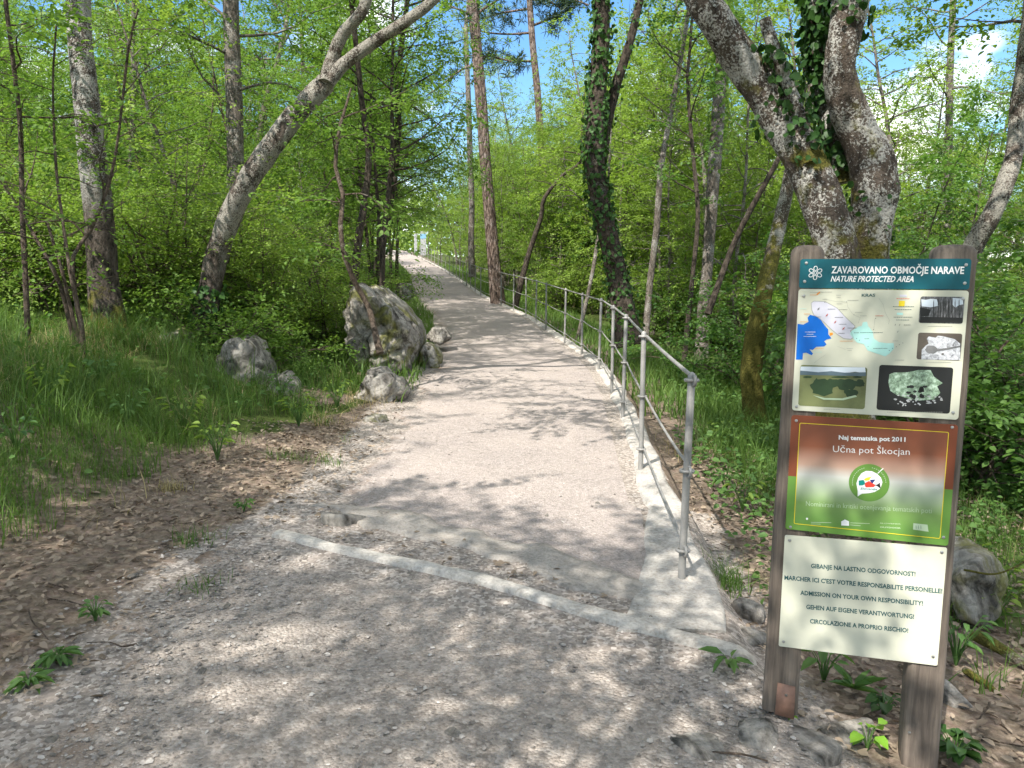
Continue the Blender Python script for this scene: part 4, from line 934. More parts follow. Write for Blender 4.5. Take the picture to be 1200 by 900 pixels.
# pine by the railing
def needle_tufts(ml, pts, n, ln, rng):
    pts = np.asarray(pts); k = len(pts)
    b = np.repeat(pts, n, 0) + rng.normal(0, .05, (k * n, 3)); d = rng.normal(0, 1, (k * n, 3)); d[:, 2] += .3
    leaf_faces(ml, b, d, rng.normal(0, 1, (k * n, 3)), ln * rng.uniform(.7, 1.2, k * n), .11, False)
def pine_limbs(spec, Y, dens=5, ln=.28):
    def f(mt, ml, rng):
        for pts in spec:
            P, r = pxline(pts, Y, .3, rng.uniform(0, 6)); Pc = catmull(P, 10); tube(mt, Pc, np.interp(np.linspace(0, 1, len(Pc)), np.linspace(0, 1, len(r)), r), 6)
            if dens:
                q = [Pc[i] + rng.normal(0, .35, 3) for i in rng.integers(len(Pc) // 3, len(Pc), dens * 6)]; needle_tufts(ml, q, 26, ln, rng)
    return f
E_ = extend(pxline([(584, 358, 24), (578, 300, 19), (573, 240, 17.5), (568, 180, 17), (564, 120, 17), (559, 60, 16), (554, 0, 15), (551, -60, 14)], 27, .1), 7, -.5, 1)
feature('pine_trunk', 'tall straight pine with furrowed brown bark standing beside the railing', 'tree', [E_], B_PINE, M_NEEDLE,
        None, None, seed=6, rough=.05, extra=pine_limbs([[(562, 75, 4), (540, 82, 3), (515, 102, 2.5), (500, 112, 2)], [(556, 20, 4), (540, 12, 3), (520, 5, 2)], [(560, 72, 5), (572, 66, 3), (600, 72, 2)], [(556, 18, 5), (575, 5, 3), (600, -10, 2)]], 27, 2))
F_ = extend(pxline([(645, 330, 12), (640, 250, 11), (634, 170, 11), (630, 110, 10.5), (624, 50, 9.5), (620, -10, 9)], 41, .1), 8, -.6, 0)
feature('black_pine', 'slender pine with bare side branches and dark needle tufts against the blue sky', 'tree', [F_], B_PINE, M_NEEDLE,
        None, None, seed=7, rough=.04, extra=pine_limbs([[(626, 72, 4), (600, 71, 3), (575, 68, 2)], [(625, 38, 4), (600, 40, 3), (570, 38, 2.5), (545, 30, 2)], [(622, 10, 4), (590, 15, 3), (565, 22, 2)], [(624, 30, 4), (650, 20, 3), (672, 8, 2.5)], [(622, 0, 4), (655, -5, 3), (690, 6, 2.5)], [(621, -20, 4), (640, -2, 3), (660, 12, 2)]], 41, 4, .42))
# mossy leaning stem in front of the big tree's left
G = pxline([(890, 512, 34), (882, 465, 32), (880, 430, 33), (886, 390, 32), (894, 350, 27), (902, 312, 24), (912, 268, 21), (921, 228, 19), (932, 180, 17), (950, 120, 15), (962, 40, 14), (975, -40, 12)], 9.1, .1)
G = extend(G, 2.5, .3, .3)
feature('mossy_tree', 'moss-covered bent slender tree in the grass just left of the sign', 'tree', [G], B_MOSS, M_LEAF, [dict(line=0, t0=.7, n=12, len=1.7)], None, seed=8, rough=.13)
H_ = extend(pxline([(822, 425, 20), (824, 370, 17), (830, 300, 16), (834, 240, 18), (839, 170, 20), (843, 110, 18), (846, 60, 15), (850, 0, 12), (852, -40, 11)], 15, .1), 3, .2, .3)
feature('ivy_column_tree', 'straight grey tree with a pale green ivy sleeve on its upper trunk', 'tree', [H_], B_GREY, M_LEAF, [dict(line=0, t0=.7, n=9, len=1.6)], None, seed=9, rough=.10,
        extra=lambda mt, ml, rng: ivy_on(ml, np.array(catmull(H_[0], 24)), np.interp(np.linspace(0, 1, len(catmull(H_[0], 24))), np.linspace(0, 1, len(H_[1])), H_[1]), .32, .82, 900, .075, rng, .05))
I_ = extend(pxline([(1098, 420, 34), (1115, 350, 31), (1140, 290, 29), (1160, 255, 28), (1178, 215, 26), (1188, 180, 24), (1193, 130, 22), (1200, 70, 20), (1208, 0, 19), (1212, -40, 17)], 7.6, .1), 3, .3, .2)
feature('bent_tree', 'bent grey-brown tree rising behind the right edge of the sign', 'tree', [I_], B_LEAN, M_LEAF, [dict(line=0, t0=.5, n=14, len=1.8)], None, seed=10, rough=.11)
# thinner stems that can be told apart
thin = [
 ('sapling', 'thin crooked sapling rising in front of the big boulder', [(440, 392, 10), (432, 360, 8.5), (418, 335, 8), (404, 300, 8), (399, 262, 7.5), (402, 228, 7), (393, 195, 6), (398, 150, 5)], 9.3, B_TWIG, .35, 8, .8, M_LEAF),
 ('slim_tree', 'slim pale tree standing right of the ivy-clad trunk', [(757, 390, 11), (762, 330, 10), (770, 265, 10), (774, 200, 9), (785, 140, 8), (796, 80, 7), (806, 20, 6), (812, -30, 5)], 16.5, B_GREY, .4, 14, 1.6, M_LEAF2),
 ('slim_tree', 'grey straight trunk half hidden in leaves behind the leaning tree', [(268, 380, 28), (272, 290, 26), (276, 200, 25), (274, 110, 24), (271, 30, 23), (270, -40, 22)], 13.5, B_GREY, .45, 16, 2.0, M_LEAF),
 ('slim_tree', 'dark leaning stem with ivy above the far end of the left verge', [(440, 330, 16), (447, 290, 13), (455, 250, 12), (462, 200, 11), (467, 150, 10), (466, 100, 9), (472, 40, 8), (480, -20, 7)], 17, B_DARK, .3, 16, 1.7, M_LEAF),
 ('slim_tree', 'thin dark stem close behind the boulder, bending to the path', [(415, 330, 14), (420, 280, 12), (428, 230, 11), (432, 180, 10), (424, 120, 9), (418, 60, 8), (410, -20, 7)], 14, B_DARK, .35, 14, 1.6, M_LEAF),
 ('slim_tree', 'dark crooked stem leaning right beyond the railing, right of the pine', [(606, 350, 10), (612, 325, 9), (622, 290, 8), (634, 255, 7), (638, 232, 6), (660, 205, 5), (680, 190, 4)], 25, B_DARK, .55, 9, 1.4, M_LEAF2),
 ('slim_tree', 'pale straight trunk left of the pine far along the railing', [(553, 318, 11), (552, 280, 9.5), (553, 240, 9), (551, 190, 9), (549, 120, 8), (546, 40, 7)], 36, B_GREY, .5, 14, 2.2, M_LEAF2),
 ('slim_tree', 'dark slender tree leaning left under the ivy column', [(836, 350, 10), (858, 290, 9), (880, 245, 9), (905, 200, 8), (925, 160, 7), (940, 120, 6)], 11.5, B_DARK, .6, 5, 1.0, M_LEAF),
 ('slim_tree', 'thin straight stem between the ivy column and the mossy tree', [(800, 440, 9), (806, 380, 8), (812, 320, 7), (818, 250, 7), (812, 180, 6), (806, 100, 5)], 13.8, B_DARK, .4, 12, 1.3, M_LEAF3),
 ('slim_tree', 'pale bare leaning stem behind the railing, left of the ivy-clad trunk', [(678, 392, 7), (688, 350, 6), (696, 310, 6), (702, 270, 5), (712, 220, 4)], 17.5, B_GREY, .6, 6, 1.0, M_LEAF2),
 ('slim_tree', 'tall grey stem at the upper right beyond the big tree', [(1108, 330, 12), (1110, 250, 11), (1112, 170, 11), (1113, 90, 10), (1116, 20, 9), (1118, -40, 8)], 19, B_GREY, .45, 13, 1.8, M_LEAF),
 ('slim_tree', 'dark stem standing in the thicket at the far left edge', [(34, 420, 9), (30, 330, 8), (26, 240, 7.5), (24, 150, 7), (14, 60, 6), (5, -20, 6)], 7.6, B_TWIG, .3, 14, 1.0, M_LEAF),
]
for i, (nm, lb, pts, Yd, bk, t0, nb, ln, lm) in enumerate(thin):
    l = extend(pxline(pts, Yd, .15, i), 2.2 if nm != 'sapling' else .5, .1, .2, 3, .012)
    feature(nm, lb, 'tree', [l], bk, lm, [dict(line=0, t0=t0, n=nb, len=ln, spacing=.16)], [(0, .0, .5, 160, .08)] if 'ivy' in lb and bk is B_DARK and 'left verge' in lb else None, seed=20 + i, rough=.06, sides=9)
# grey multi-stemmed shrub at the left
def stems(mt, ml, rng):
    for k, pts in enumerate([[(92, 432, 9), (84, 390, 7), (74, 345, 7), (62, 315, 6), (48, 290, 5), (20, 240, 4), (2, 215, 3)], [(95, 432, 9), (96, 390, 8), (88, 345, 7), (86, 300, 6), (106, 270, 6), (128, 215, 5), (140, 150, 4), (150, 60, 4), (162, 10, 3)], [(100, 435, 7), (96, 380, 6), (84, 330, 5), (78, 290, 5), (66, 200, 4), (62, 100, 3), (66, 30, 3)]]):
        P, r = pxline(pts, 7.7 - .15 * k, .1, k); Pc = catmull(P, 20); rc = np.interp(np.linspace(0, 1, len(Pc)), np.linspace(0, 1, len(r)), r); tube(mt, Pc, rc, 8, .06)
        sp, sd_, sl = branch_set(mt, rng, Pc, rc, .35, .98, 9, lambda t: .8, .3, 4, 2, .35, .22); sprays(ml, sp, sd_, sl, 10, .06, rng)
feature('stemmed_shrub', 'bare-footed shrub of several thin grey stems in the grass left of the lichen tree', 'shrub', [pxline([(97, 436, 8), (92, 400, 7), (80, 350, 6), (72, 315, 5), (55, 260, 4)], 7.7, .05)], B_TWIG, M_LEAF, None, None, seed=40, extra=stems, sides=8)

# ------------------------------------------------------------------ woodland filling: shared meshes, one object per plant
def proto(name, seeds, gen, bark, leafm, **kw):
    out = []
    for s in seeds:
        mt, ml = gen(s, **kw); out.append((mt.mesh(name + '_wood', bark), ml.mesh(name + '_leaves', leafm)))
    return out
P_YOUNG = proto('young', (101, 102, 103), gen_tree, B_TWIG, M_LEAF, H=6.5, r0=.045, start=.12, nb=40, bl=1.8, leaf=.07, K=26, spray=.66, spacing=.20, lean=.12, tilt=.3)
P_YOUNG2 = proto('youngy', (111, 112), gen_tree, B_GREY, M_LEAF2, H=8.0, r0=.06, start=.14, nb=42, bl=2.0, leaf=.09, K=22, spray=.7, spacing=.21, lean=.08, tilt=.3)
P_TALL = proto('tall', (121, 122, 123), gen_tree, B_GREY, M_LEAF, H=12, r0=.13, start=.25, nb=46, bl=3.2, leaf=.115, K=24, spray=.95, spacing=.27, lean=.05, tilt=.3)
P_YOUNG += proto('youngd', (104,), gen_tree, B_DARK, M_LEAF3, H=6.0, r0=.04, start=.12, nb=36, bl=1.7, leaf=.125, K=13, spray=.55, spacing=.2, lean=.15, tilt=.35) + proto('youngl', (105,), gen_tree, B_GREY, M_LEAF2, H=6.8, r0=.045, start=.14, nb=34, bl=1.8, leaf=.08, K=20, spray=.6, spacing=.21, lean=.1, tilt=.3)
P_SHRUB = proto('shrub', (131, 132, 133), gen_shrub, B_TWIG, M_LEAF, H=2.6, nst=8, leaf=.06, K=17, spread=.5, spray=.42, spacing=.16, nb=11, bl=.9)
P_SHRUB += proto('shrubl', (134,), gen_shrub, B_TWIG, M_LEAF2, H=2.4, nst=7, leaf=.075, K=14, spread=.5, spray=.42, spacing=.16, nb=10, bl=.9)
P_LOW = proto('low', (141, 142), gen_shrub, B_TWIG, M_LEAF, H=1.1, nst=7, leaf=.055, K=10, spread=.8, spray=.3, spacing=.12, nb=9, bl=.5)
CORR = []
def place(protos, name, label, cat, group, spots, rng, smin=.8, smax=1.2, sink=.05):
    for i, (x, y) in enumerate(spots):
        wd, lv = protos[i % len(protos)]
        root = empty(name, (x, y, float(hgt(x, y)) - sink), label, cat, group, rng.uniform(0, 6.28)); s = rng.uniform(smin, smax); root.scale = (s, s, s * rng.uniform(.92, 1.12))
        mesh_obj('trunk' if cat == 'tree' else 'stems', wd, root); mesh_obj('crown' if cat == 'tree' else 'foliage', lv, root)
def px_of(x, y, z):
    d = np.array([x, y, z]) - CAM; return 600 + F * np.dot(d, RT) / np.dot(d, _fw), 450 - F * np.dot(d, UP) / np.dot(d, _fw)
def scatter(rng, n, xa, xb, ya, yb, mind, ok):
    out = []; tries = 0
    while len(out) < n and tries < n * 60:
        tries += 1; y = ya + (yb - ya) * rng.random() ** 1.0; x = rng.uniform(xa, xb)
        if not ok(x, y): continue
        if all((x - a) ** 2 + (y - b) ** 2 > mind ** 2 for a, b in out): out.append((x, y))
    return out
rng = np.random.default_rng(77)
def sky_ok(x, y, h):
    """keeps the blue gap over the path and the pine trunks free"""
    if y < 4: return False
    px, py = px_of(x, y, float(hgt(x, y)) + h); half = 1.6 * F / y
    return not (px + half > 545 and px - half < 650 and py < 115 and y < 48)
def view_ok(x, y, rad=1.9):
    """keeps the line along the rising path open, so that its far end can be seen"""
    return not (20 < y < 90 and px_of(x, y, 3)[0] + rad * F / y > 464 and x < float(xr(y)))
left = lambda d: (lambda x, y: x < float(xl(y)) - d and abs(x / y) < 1.0 and (d > 2 or view_ok(x, y)))
right = lambda d: (lambda x, y: x > float(xr(y)) + d and x / y < 1.0)
both = lambda f, h: (lambda x, y: f(x, y) and sky_ok(x, y, h))
# left bank
def clear_left(x, y): return not (y < 9.9 and x > -6.5)
place(P_SHRUB, 'leafy_shrub', 'light green leafy shrub among others on the left bank', 'shrub', 'shrubs on the left bank', scatter(rng, 42, -22, -2, 9.8, 30, 1.25, lambda x, y: left(1.3)(x, y) and clear_left(x, y) and not (y < 14.5 and x > -2.9)), rng, .7, 1.25)
place(P_LOW, 'low_shrub', 'low leafy shrub at the edge of the left bank', 'shrub', 'low shrubs on the left bank', scatter(rng, 16, -12, -2.6, 9.2, 26, .9, lambda x, y: left(.7)(x, y) and clear_left(x, y) and not (y < 13.5 and x > -2.7)), rng, .7, 1.2)
place(P_YOUNG, 'young_tree', 'slender young tree with fresh green leaves in the thicket left of the path', 'tree', 'young trees on the left bank', scatter(rng, 52, -26, -2, 10.5, 42, 1.5, both(lambda x, y: left(1.4)(x, y) and clear_left(x, y), 6.5)), rng, .75, 1.2)
place(P_TALL, 'woodland_tree', 'tall grey-stemmed woodland tree far up the left bank', 'tree', 'tall trees on the left bank', scatter(rng, 36, -42, -3, 21, 64, 2.7, both(left(2.2), 12)), rng, .8, 1.15)
# right side
def clear_right(x, y): return not (y < 13.5 and x < 7) and not (y < 8.5)
place(P_YOUNG, 'young_tree', 'slender young tree with fresh green leaves in the thicket right of the railing', 'tree', 'young trees right of the railing', scatter(rng, 54, -6, 28, 11, 46, 1.7, both(lambda x, y: right(2.2)(x, y) and clear_right(x, y), 6.5)), rng, .7, 1.1)
place(P_YOUNG2, 'young_tree', 'yellow-green young tree beyond the railing', 'tree', 'yellow-green young trees beyond the railing', scatter(rng, 52, -9, 20, 17, 50, 1.6, both(right(1.8), 8)), rng, .7, 1.05)
place(P_SHRUB, 'leafy_shrub', 'light green leafy shrub in the woods right of the railing', 'shrub', 'shrubs right of the railing', scatter(rng, 56, -6, 22, 10, 34, 1.1, lambda x, y: right(1.7)(x, y) and clear_right(x, y)), rng, .6, 1.1)
place(P_TALL, 'woodland_tree', 'tall grey-stemmed woodland tree far right of the path', 'tree', 'tall trees right of the path', scatter(rng, 36, -8, 46, 20, 70, 2.8, both(right(3), 12)), rng, .7, 1.0)
def edge_spots(ys, d): return [(float(xl(y)) - d - .25 * (i % 3), y) for i, y in enumerate(ys)]
P_VERGE = proto('verge', (151, 152), gen_tree, B_DARK, M_LEAF, H=7.2, r0=.05, start=.31, nb=40, bl=1.9, leaf=.075, K=24, spray=.66, spacing=.19, lean=.10, tilt=.3)
place(P_VERGE, 'young_tree', 'leafy young tree on the left verge leaning over the path', 'tree', 'young trees on the left verge', edge_spots([14.6, 16.6, 18.6, 20.8, 23.2, 26, 29], .95) + edge_spots([33, 38, 44, 51], 2.3), rng, 1.0, 1.3)
place(P_YOUNG2, 'young_tree', 'yellow-green young tree behind the pine and the far railing', 'tree', 'yellow-green trees behind the pine', scatter(rng, 46, -9, 9, 28, 72, 1.4, lambda x, y: x > float(xr(y)) + 1.6 and 500 < px_of(x, y, 2)[0] < 720 and px_of(x, y, float(hgt(x, y)) + 8.5)[1] > 85), rng, .85, 1.05)
P_NEARSH = proto('nearshrub', (161, 162, 163), gen_shrub, B_TWIG, M_LEAF2, H=2.5, nst=7, leaf=.05, K=18, spread=.42, spray=.4, spacing=.15, nb=11, bl=.8)
place(P_NEARSH, 'leafy_shrub', 'fine-leaved green shrub between the lichen tree and the big boulder', 'shrub', 'fine-leaved shrubs by the boulder', [(-3.75, 10.7), (-3.5, 11.6), (-4.2, 11.0), (-4.8, 10.4), (-5.3, 10.6), (-3.0, 12.3), (-4.2, 12.0), (-5.9, 9.9)], rng, .75, 1.1)
place(P_LOW, 'low_shrub', 'low leafy bush against the left side of the big boulder', 'shrub', 'low bushes by the boulder', [(-3.15, 9.75), (-3.45, 10.3), (-3.7, 9.8)], rng, .8, 1.1)
place(P_NEARSH, 'leafy_shrub', 'green shrub in the tall grass at the far left edge', 'shrub', 'shrubs at the left edge', [(-7.0, 9.4), (-6.6, 10.6), (-8.0, 10.4), (-7.6, 11.6)], rng, .9, 1.25)
P_RSH = proto('rightshrub', (171, 172), gen_shrub, B_TWIG, M_LEAF3, H=2.6, nst=7, leaf=.085, K=12, spread=.5, spray=.42, spacing=.16, nb=11, bl=.9)
place(P_RSH, 'leafy_shrub', 'broad-leaved green shrub close behind the right edge of the sign', 'shrub', 'shrubs behind the sign', [(4.2, 6.9), (5.2, 7.2), (4.9, 8.4), (6.2, 8.2), (4.3, 9.6), (5.8, 9.8), (7.2, 9.6), (3.6, 11.2)], rng, .7, 1.1)
P_TALLY = proto('tally', (124, 125), gen_tree, B_GREY, M_LEAF2, H=11, r0=.11, start=.2, nb=48, bl=3.0, leaf=.115, K=22, spray=.9, spacing=.27, lean=.05, tilt=.3)
place(P_TALLY, 'woodland_tree', 'tall yellow-green tree in the woods beyond the railing', 'tree', 'tall yellow-green trees beyond the railing', scatter(rng, 26, 1, 34, 19, 44, 2.6, lambda x, y: x > float(xr(y)) + 3 and px_of(x, y, 4)[0] - 1.9 * F / y > 640 and px_of(x, y, 4)[0] < 1300), rng, .8, 1.05)
place(P_VERGE, 'young_tree', 'leafy young tree on the far left verge arching over the path', 'tree', 'young trees on the far left verge', edge_spots([31, 35, 39, 44, 48], 1.5), rng, 1.1, 1.35)
place(P_TALLY, 'woodland_tree', 'tall yellow-green tree behind the pines at the far railing', 'tree', 'tall yellow-green trees behind the pines', scatter(rng, 18, -10, 10, 46, 78, 2.6, lambda x, y: x > float(xr(y)) + 2.6 and 535 < px_of(x, y, 4)[0] < 715), rng, 1.0, 1.22)
place(P_TALLY, 'woodland_tree', 'tall yellow-green tree seen between the ivy-clad trunk and the ivy column', 'tree', 'trees behind the ivy-clad trunk', scatter(rng, 9, 2, 12, 22, 40, 2.4, lambda x, y: x > float(xr(y)) + 3 and 690 < px_of(x, y, 4)[0] < 860), rng, .9, 1.1)
# where the path goes out of sight
place(P_TALL, 'woodland_tree', 'far woodland tree where the path goes out of sight', 'tree', 'far trees at the head of the path', scatter(rng, 34, -60, 30, 62, 110, 3.5, lambda x, y: x < float(xl(y)) - 3.2 or x > float(xr(y)) + 3.2), rng, .9, 1.3)
place(P_YOUNG2, 'young_tree', 'yellow-green young tree where the path goes out of sight', 'tree', 'young trees at the head of the path', scatter(rng, 44, -36, 6, 50, 100, 2.0, lambda x, y: (x < float(xl(y)) - 2.2 or x > float(xr(y)) + 2.2) and view_ok(x, y, 2.4) and sky_ok(x, y, 8)), rng, .8, 1.1)
# trees over and behind the viewer: they shade the foreground
place(P_TALL, 'woodland_tree', 'woodland tree behind the viewpoint shading the gravel', 'tree', 'trees behind the viewpoint', [(-4.4, -3.2), (2.6, -5.2), (-1.3, -9.5), (5.2, -.6), (.2, -4.2), (-2.3, -1.5), (-7.5, -2.5), (-5.4, 2.0)], rng, .8, 1.0)
# distant woodland that reads as one mass
rw = np.random.default_rng(9); fm = MB(); n = 42000
yy_ = rw.uniform(105, 150, n); xx_ = rw.uniform(-140, 70, n); gh = hgt(xx_, yy_); hz = rw.beta(1.3, 1.6, n) * (9 + 5 * vnoise(xx_ / 9, yy_ / 9, 4))
ok = ~((xx_ > 25)) ; bb = np.stack([xx_, yy_, gh + hz], -1)[ok]
leaf_faces(fm, bb, rw.normal(0, 1, bb.shape), np.array([0, -.4, 1.]) + rw.normal(0, .5, bb.shape), rw.uniform(.5, 1.2, len(bb)), .7, False)
tag(fm.build('distant_woodland', M_LEAF2), 'distant green woodland beyond the head of the path', 'woodland', kind='stuff')

# ------------------------------------------------------------------ boulders and rocks
def hex_planes(pxs, Y, front=.9, back=1.1, tilt=.25):
    """planes from a convex outline seen at distance Y"""
    P = np.array([at(x, y, Y) for x, y in pxs]); c = P.mean(0); pl = []
    for a, b in zip(P, np.roll(P, -1, 0)):
        t = b - a; n = unit(np.array([t[2], 0, -t[0]])); h = np.dot(a - c, n)
        if h < 0: n, h = -n, -h
        pl.append((n, h))
    pl += [((.2, -1, tilt), front), ((-.35, -1, -.05), front * 1.0), ((.75, -.7, .1), front * .95), ((0, 1, 0.2), back), ((.3, 1, .3), back)]
    return c, pl
def boulder(name, label, pxs, Y, mat, seed, front=.7, back=1.0, amp=.07, subd=6, tilt=.25):
    c, pl = hex_planes(pxs, Y, front, back, tilt); base = (c[0], c[1], float(hgt(c[0], c[1])))
    me = rock_mesh(name, mat, c, pl, 26, subd, amp, 2.1, seed, origin=base); o = mesh_obj(name, me); o.location = base
    return tag(o, label, 'rock')
boulder('boulder', 'big pale limestone boulder with dark mossy streaks at the left edge of the path', [(412, 360), (418, 338), (434, 335), (463, 358), (484, 380), (488, 402), (480, 430), (464, 450), (434, 452), (416, 424)], 11.6, M_ROCK, 3.1, .7, 1.7, .075)
boulder('boulder', 'low cream limestone rock in front of the big boulder', [(422, 452), (430, 436), (448, 432), (470, 448), (476, 462), (462, 480), (430, 484), (416, 470)], 9.2, M_STONE, 8.3, .3, .5, .05, 5)
boulder('boulder', 'grey upright limestone rock by the foot of the leaning tree', [(258, 440), (266, 408), (282, 392), (300, 400), (314, 430), (318, 480), (290, 500), (262, 485)], 9.0, M_STONE, 12.7, .3, .5, .05, 5)
boulder('boulder', 'small rounded grey rock right of the upright limestone rock', [(316, 458), (324, 440), (336, 437), (346, 450), (348, 470), (338, 490), (318, 490)], 8.8, M_STONE, 17.1, .2, .3, .03, 5)
boulder('boulder', 'flat mossy rock between the lichen tree and the leaning tree', [(178, 408), (196, 393), (218, 386), (232, 390), (236, 412), (190, 418)], 9.5, M_ROCKM, 22.4, .3, .4, .05, 5)
boulder('boulder', 'grey rock at the right foot of the big boulder beside the gravel', [(492, 420), (498, 402), (508, 404), (517, 418), (515, 438), (498, 442)], 12.4, M_ROCKM, 27.5, .3, .4, .05, 5)
boulder('boulder', 'low grey rock in the verge grass beyond the big boulder', [(498, 396), (508, 383), (522, 384), (528, 396), (516, 404)], 14.5, M_STONE, 31.9, .3, .4, .05, 4)
boulder('boulder', 'small pale rock farther up the left verge of the path', [(462, 344), (470, 332), (482, 333), (488, 344), (478, 352)], 20.5, M_STONE, 36.2, .3, .4, .05, 4)
boulder('boulder', 'pale rock capped with yellow-green moss right of the sign', [(1112, 664), (1122, 648), (1146, 640), (1162, 650), (1167, 674), (1160, 704), (1136, 722), (1112, 712)], 4.1, M_ROCKM, 41.3, .16, .25, .03, 5)
boulder('boulder', 'pale limestone rock just behind the right post of the sign', [(1098, 835), (1106, 812), (1124, 808), (1138, 826), (1142, 852), (1128, 868), (1100, 866)], 3.05, M_STONE, 46.8, .08, .14, .015, 5)
def flatstone(name, label, px, py, dims, seed, mat=None, z=0.0, rz=0.0, up=.35):
    p = gz(px, py, z); z = float(hgt(p[0], p[1])); p = gz(px, py, z); me = rand_rock(name, mat or M_STONE, dims, seed); o = mesh_obj(name, me)
    o.location = (p[0], p[1], float(hgt(p[0], p[1])) + dims[2] * up); o.rotation_euler = (0, 0, rz); return tag(o, label, 'stone')
flatstone('flat_stone', 'grey flat stone slab set in the gravel at the bottom edge', 815, 872, (.085, .16, .05), 3, rz=.1, up=-.4)
flatstone('flat_stone', 'broad pale stone left of the bright ivy seedling', 942, 874, (.16, .12, .05), 5, rz=.4, up=-.4)
flatstone('flat_stone', 'pale cracked stone in front of the left sign post', 878, 868, (.13, .12, .05), 7, rz=-.3, up=-.4)
flatstone('flat_stone', 'pale stone half buried under the sign, behind the ivy seedling', 995, 862, (.12, .07, .05), 9, rz=.2, up=-.2)
flatstone('flat_stone', 'pale stone against the end of the kerb', 880, 745, (.12, .10, .06), 11, rz=.2, up=-.2)
flatstone('flat_stone', 'grey stone behind the kerb end, left of the sign post', 876, 718, (.11, .09, .06), 13, rz=-.4, up=.2)
flatstone('flat_stone', 'mossy little slab on the dirt between gravel and grass', 440, 486, (.17, .12, .07), 15, M_ROCKM, .12, .3, .1)
flatstone('flat_stone', 'low weathered stone at the left end of the concrete sill', 405, 612, (.17, .11, .05), 17, M_STONE, .05, .5, .2)

# ------------------------------------------------------------------ grass, litter, gravel, weeds
def ground_pts(rng, n, xa, xb, ya, yb, dens):
    x = rng.uniform(xa, xb, n); y = rng.uniform(ya, yb, n); k = rng.random(n) < dens(x, y); x, y = x[k], y[k]
    return np.stack([x, y, hgt(x, y)], -1)
def blades(mb, base, h, wdt, rng, lean=.35, segs=3, dirs=None):
    n = len(base); a = rng.uniform(0, 2 * PI, n); d = np.stack([np.cos(a), np.sin(a), np.zeros(n)], -1); sd_ = np.stack([-np.sin(a + rng.normal(0, .5, n)), np.cos(a), np.zeros(n)], -1)
    le = np.abs(rng.normal(0, lean, n)) + .08; V = []
    for k in range(segs + 1):
        t = k / segs; c = base + np.array([0, 0, 1.]) * (h * t * (1 - .35 * le * t))[:, None] + d * (h * le * 1.6 * t * t)[:, None]; wd = wdt * (1 - t ** 1.6) * .5
        if k < segs: V += [c - sd_ * wd[:, None] if np.ndim(wd) else c - sd_ * wd, c + sd_ * wd[:, None] if np.ndim(wd) else c + sd_ * wd]
        else: V += [c]
    m = 2 * segs + 1; V = np.stack(V, 1).reshape(-1, 3); i = np.arange(n)[:, None] * m
    q = np.concatenate([i + np.array([[2 * k, 2 * k + 1, 2 * k + 3, 2 * k + 2]]) for k in range(segs - 1)]); tr = i + np.array([[2 * segs - 2, 2 * segs - 1, 2 * segs]])
    n0 = mb.n; mb.add(V, q); mb.l.append((tr + n0).ravel()); mb.t.append(np.full(len(tr), 3)); mb.m.append(np.zeros(len(tr), int))
rg = np.random.default_rng(31)
def dL(x, y):
    m = np.clip((grass_line(y) - x + fbm(x * 1.3, y * 1.3, 5) * .5) / .5 + .1, 0, 1); cl = .05 + .95 * np.clip(vnoise(x * 2.6, y * 2.6, 12) * 2.4 - .85, 0, 1) * np.clip(vnoise(x * .9, y * .9, 112) * 3 - .6, .15, 1)
    hole = 1 - np.exp(-(((x + 3.05) / .5) ** 2 + ((y - 8.9) / .6) ** 2)) - .8 * np.exp(-(((x + 1.75) / .5) ** 2 + ((y - 8.9) / .5) ** 2))
    return m * cl * np.clip(1.35 - y / 16, .25, 1) * np.clip(hole, 0, 1)
def dR(x, y):
    e2 = x - edge_r(y); m = np.clip((e2 - .35 + fbm(x * 1.3, y * 1.3, 15) * .5) / .4, 0, 1) * np.clip((y - 5.6 + fbm(x, y, 6)) / 1.2, 0, 1)
    return m * (.3 + .7 * np.clip(vnoise(x * 2, y * 2, 13) * 1.9 - .3, 0, 1)) * np.clip(1.4 - y / 20, .3, 1)
def dV(x, y): # verges close to the far path
    e = xl(y) - x; e2 = x - edge_r(y); return ((e > .0) & (e < 1.5 + (y > 14)) | (e2 > .1) & (e2 < 2.2)) * .75
mb = MB(); b = ground_pts(rg, 110000, -11, -1.2, 3.4, 13, dL); hh = rg.uniform(.10, .40, len(b)) * (.35 + 1.05 * vnoise(b[:, 0] * 1.8, b[:, 1] * 1.8, 14)) * np.clip((grass_line(b[:, 1]) - b[:, 0]) / .8 + .5, .5, 1.15)
blades(mb, b, hh, rg.uniform(.004, .009, len(b)), rg, .4)
b = ground_pts(rg, 22000, -4.4, -2.2, 3.2, 6.6, lambda x, y: np.clip((grass_line(y) - x + fbm(x * 1.3, y * 1.3, 5) * .5) / .5 + .25, 0, 1) * np.clip(vnoise(x * 2.2, y * 2.2, 98) * 2.2 - .45, .05, 1)); blades(mb, b, rg.uniform(.08, .30, len(b)) * (.5 + .8 * vnoise(b[:, 0] * 2, b[:, 1] * 2, 97)), rg.uniform(.003, .007, len(b)), rg, .5)
b = ground_pts(rg, 40000, -9, -1.4, 4.6, 11, lambda x, y: np.clip((grass_line(y) - .25 - x) / .3, 0, 1) * np.clip(vnoise(x * 3.1, y * 3.1, 95) * 6 - 4.1, 0, 1)); blades(mb, b, rg.uniform(.25, .55, len(b)), rg.uniform(.005, .010, len(b)), rg, .55)
b = ground_pts(rg, 26000, -16, -2, 11, 30, dL); blades(mb, b, rg.uniform(.15, .4, len(b)), rg.uniform(.012, .022, len(b)), rg, .35)
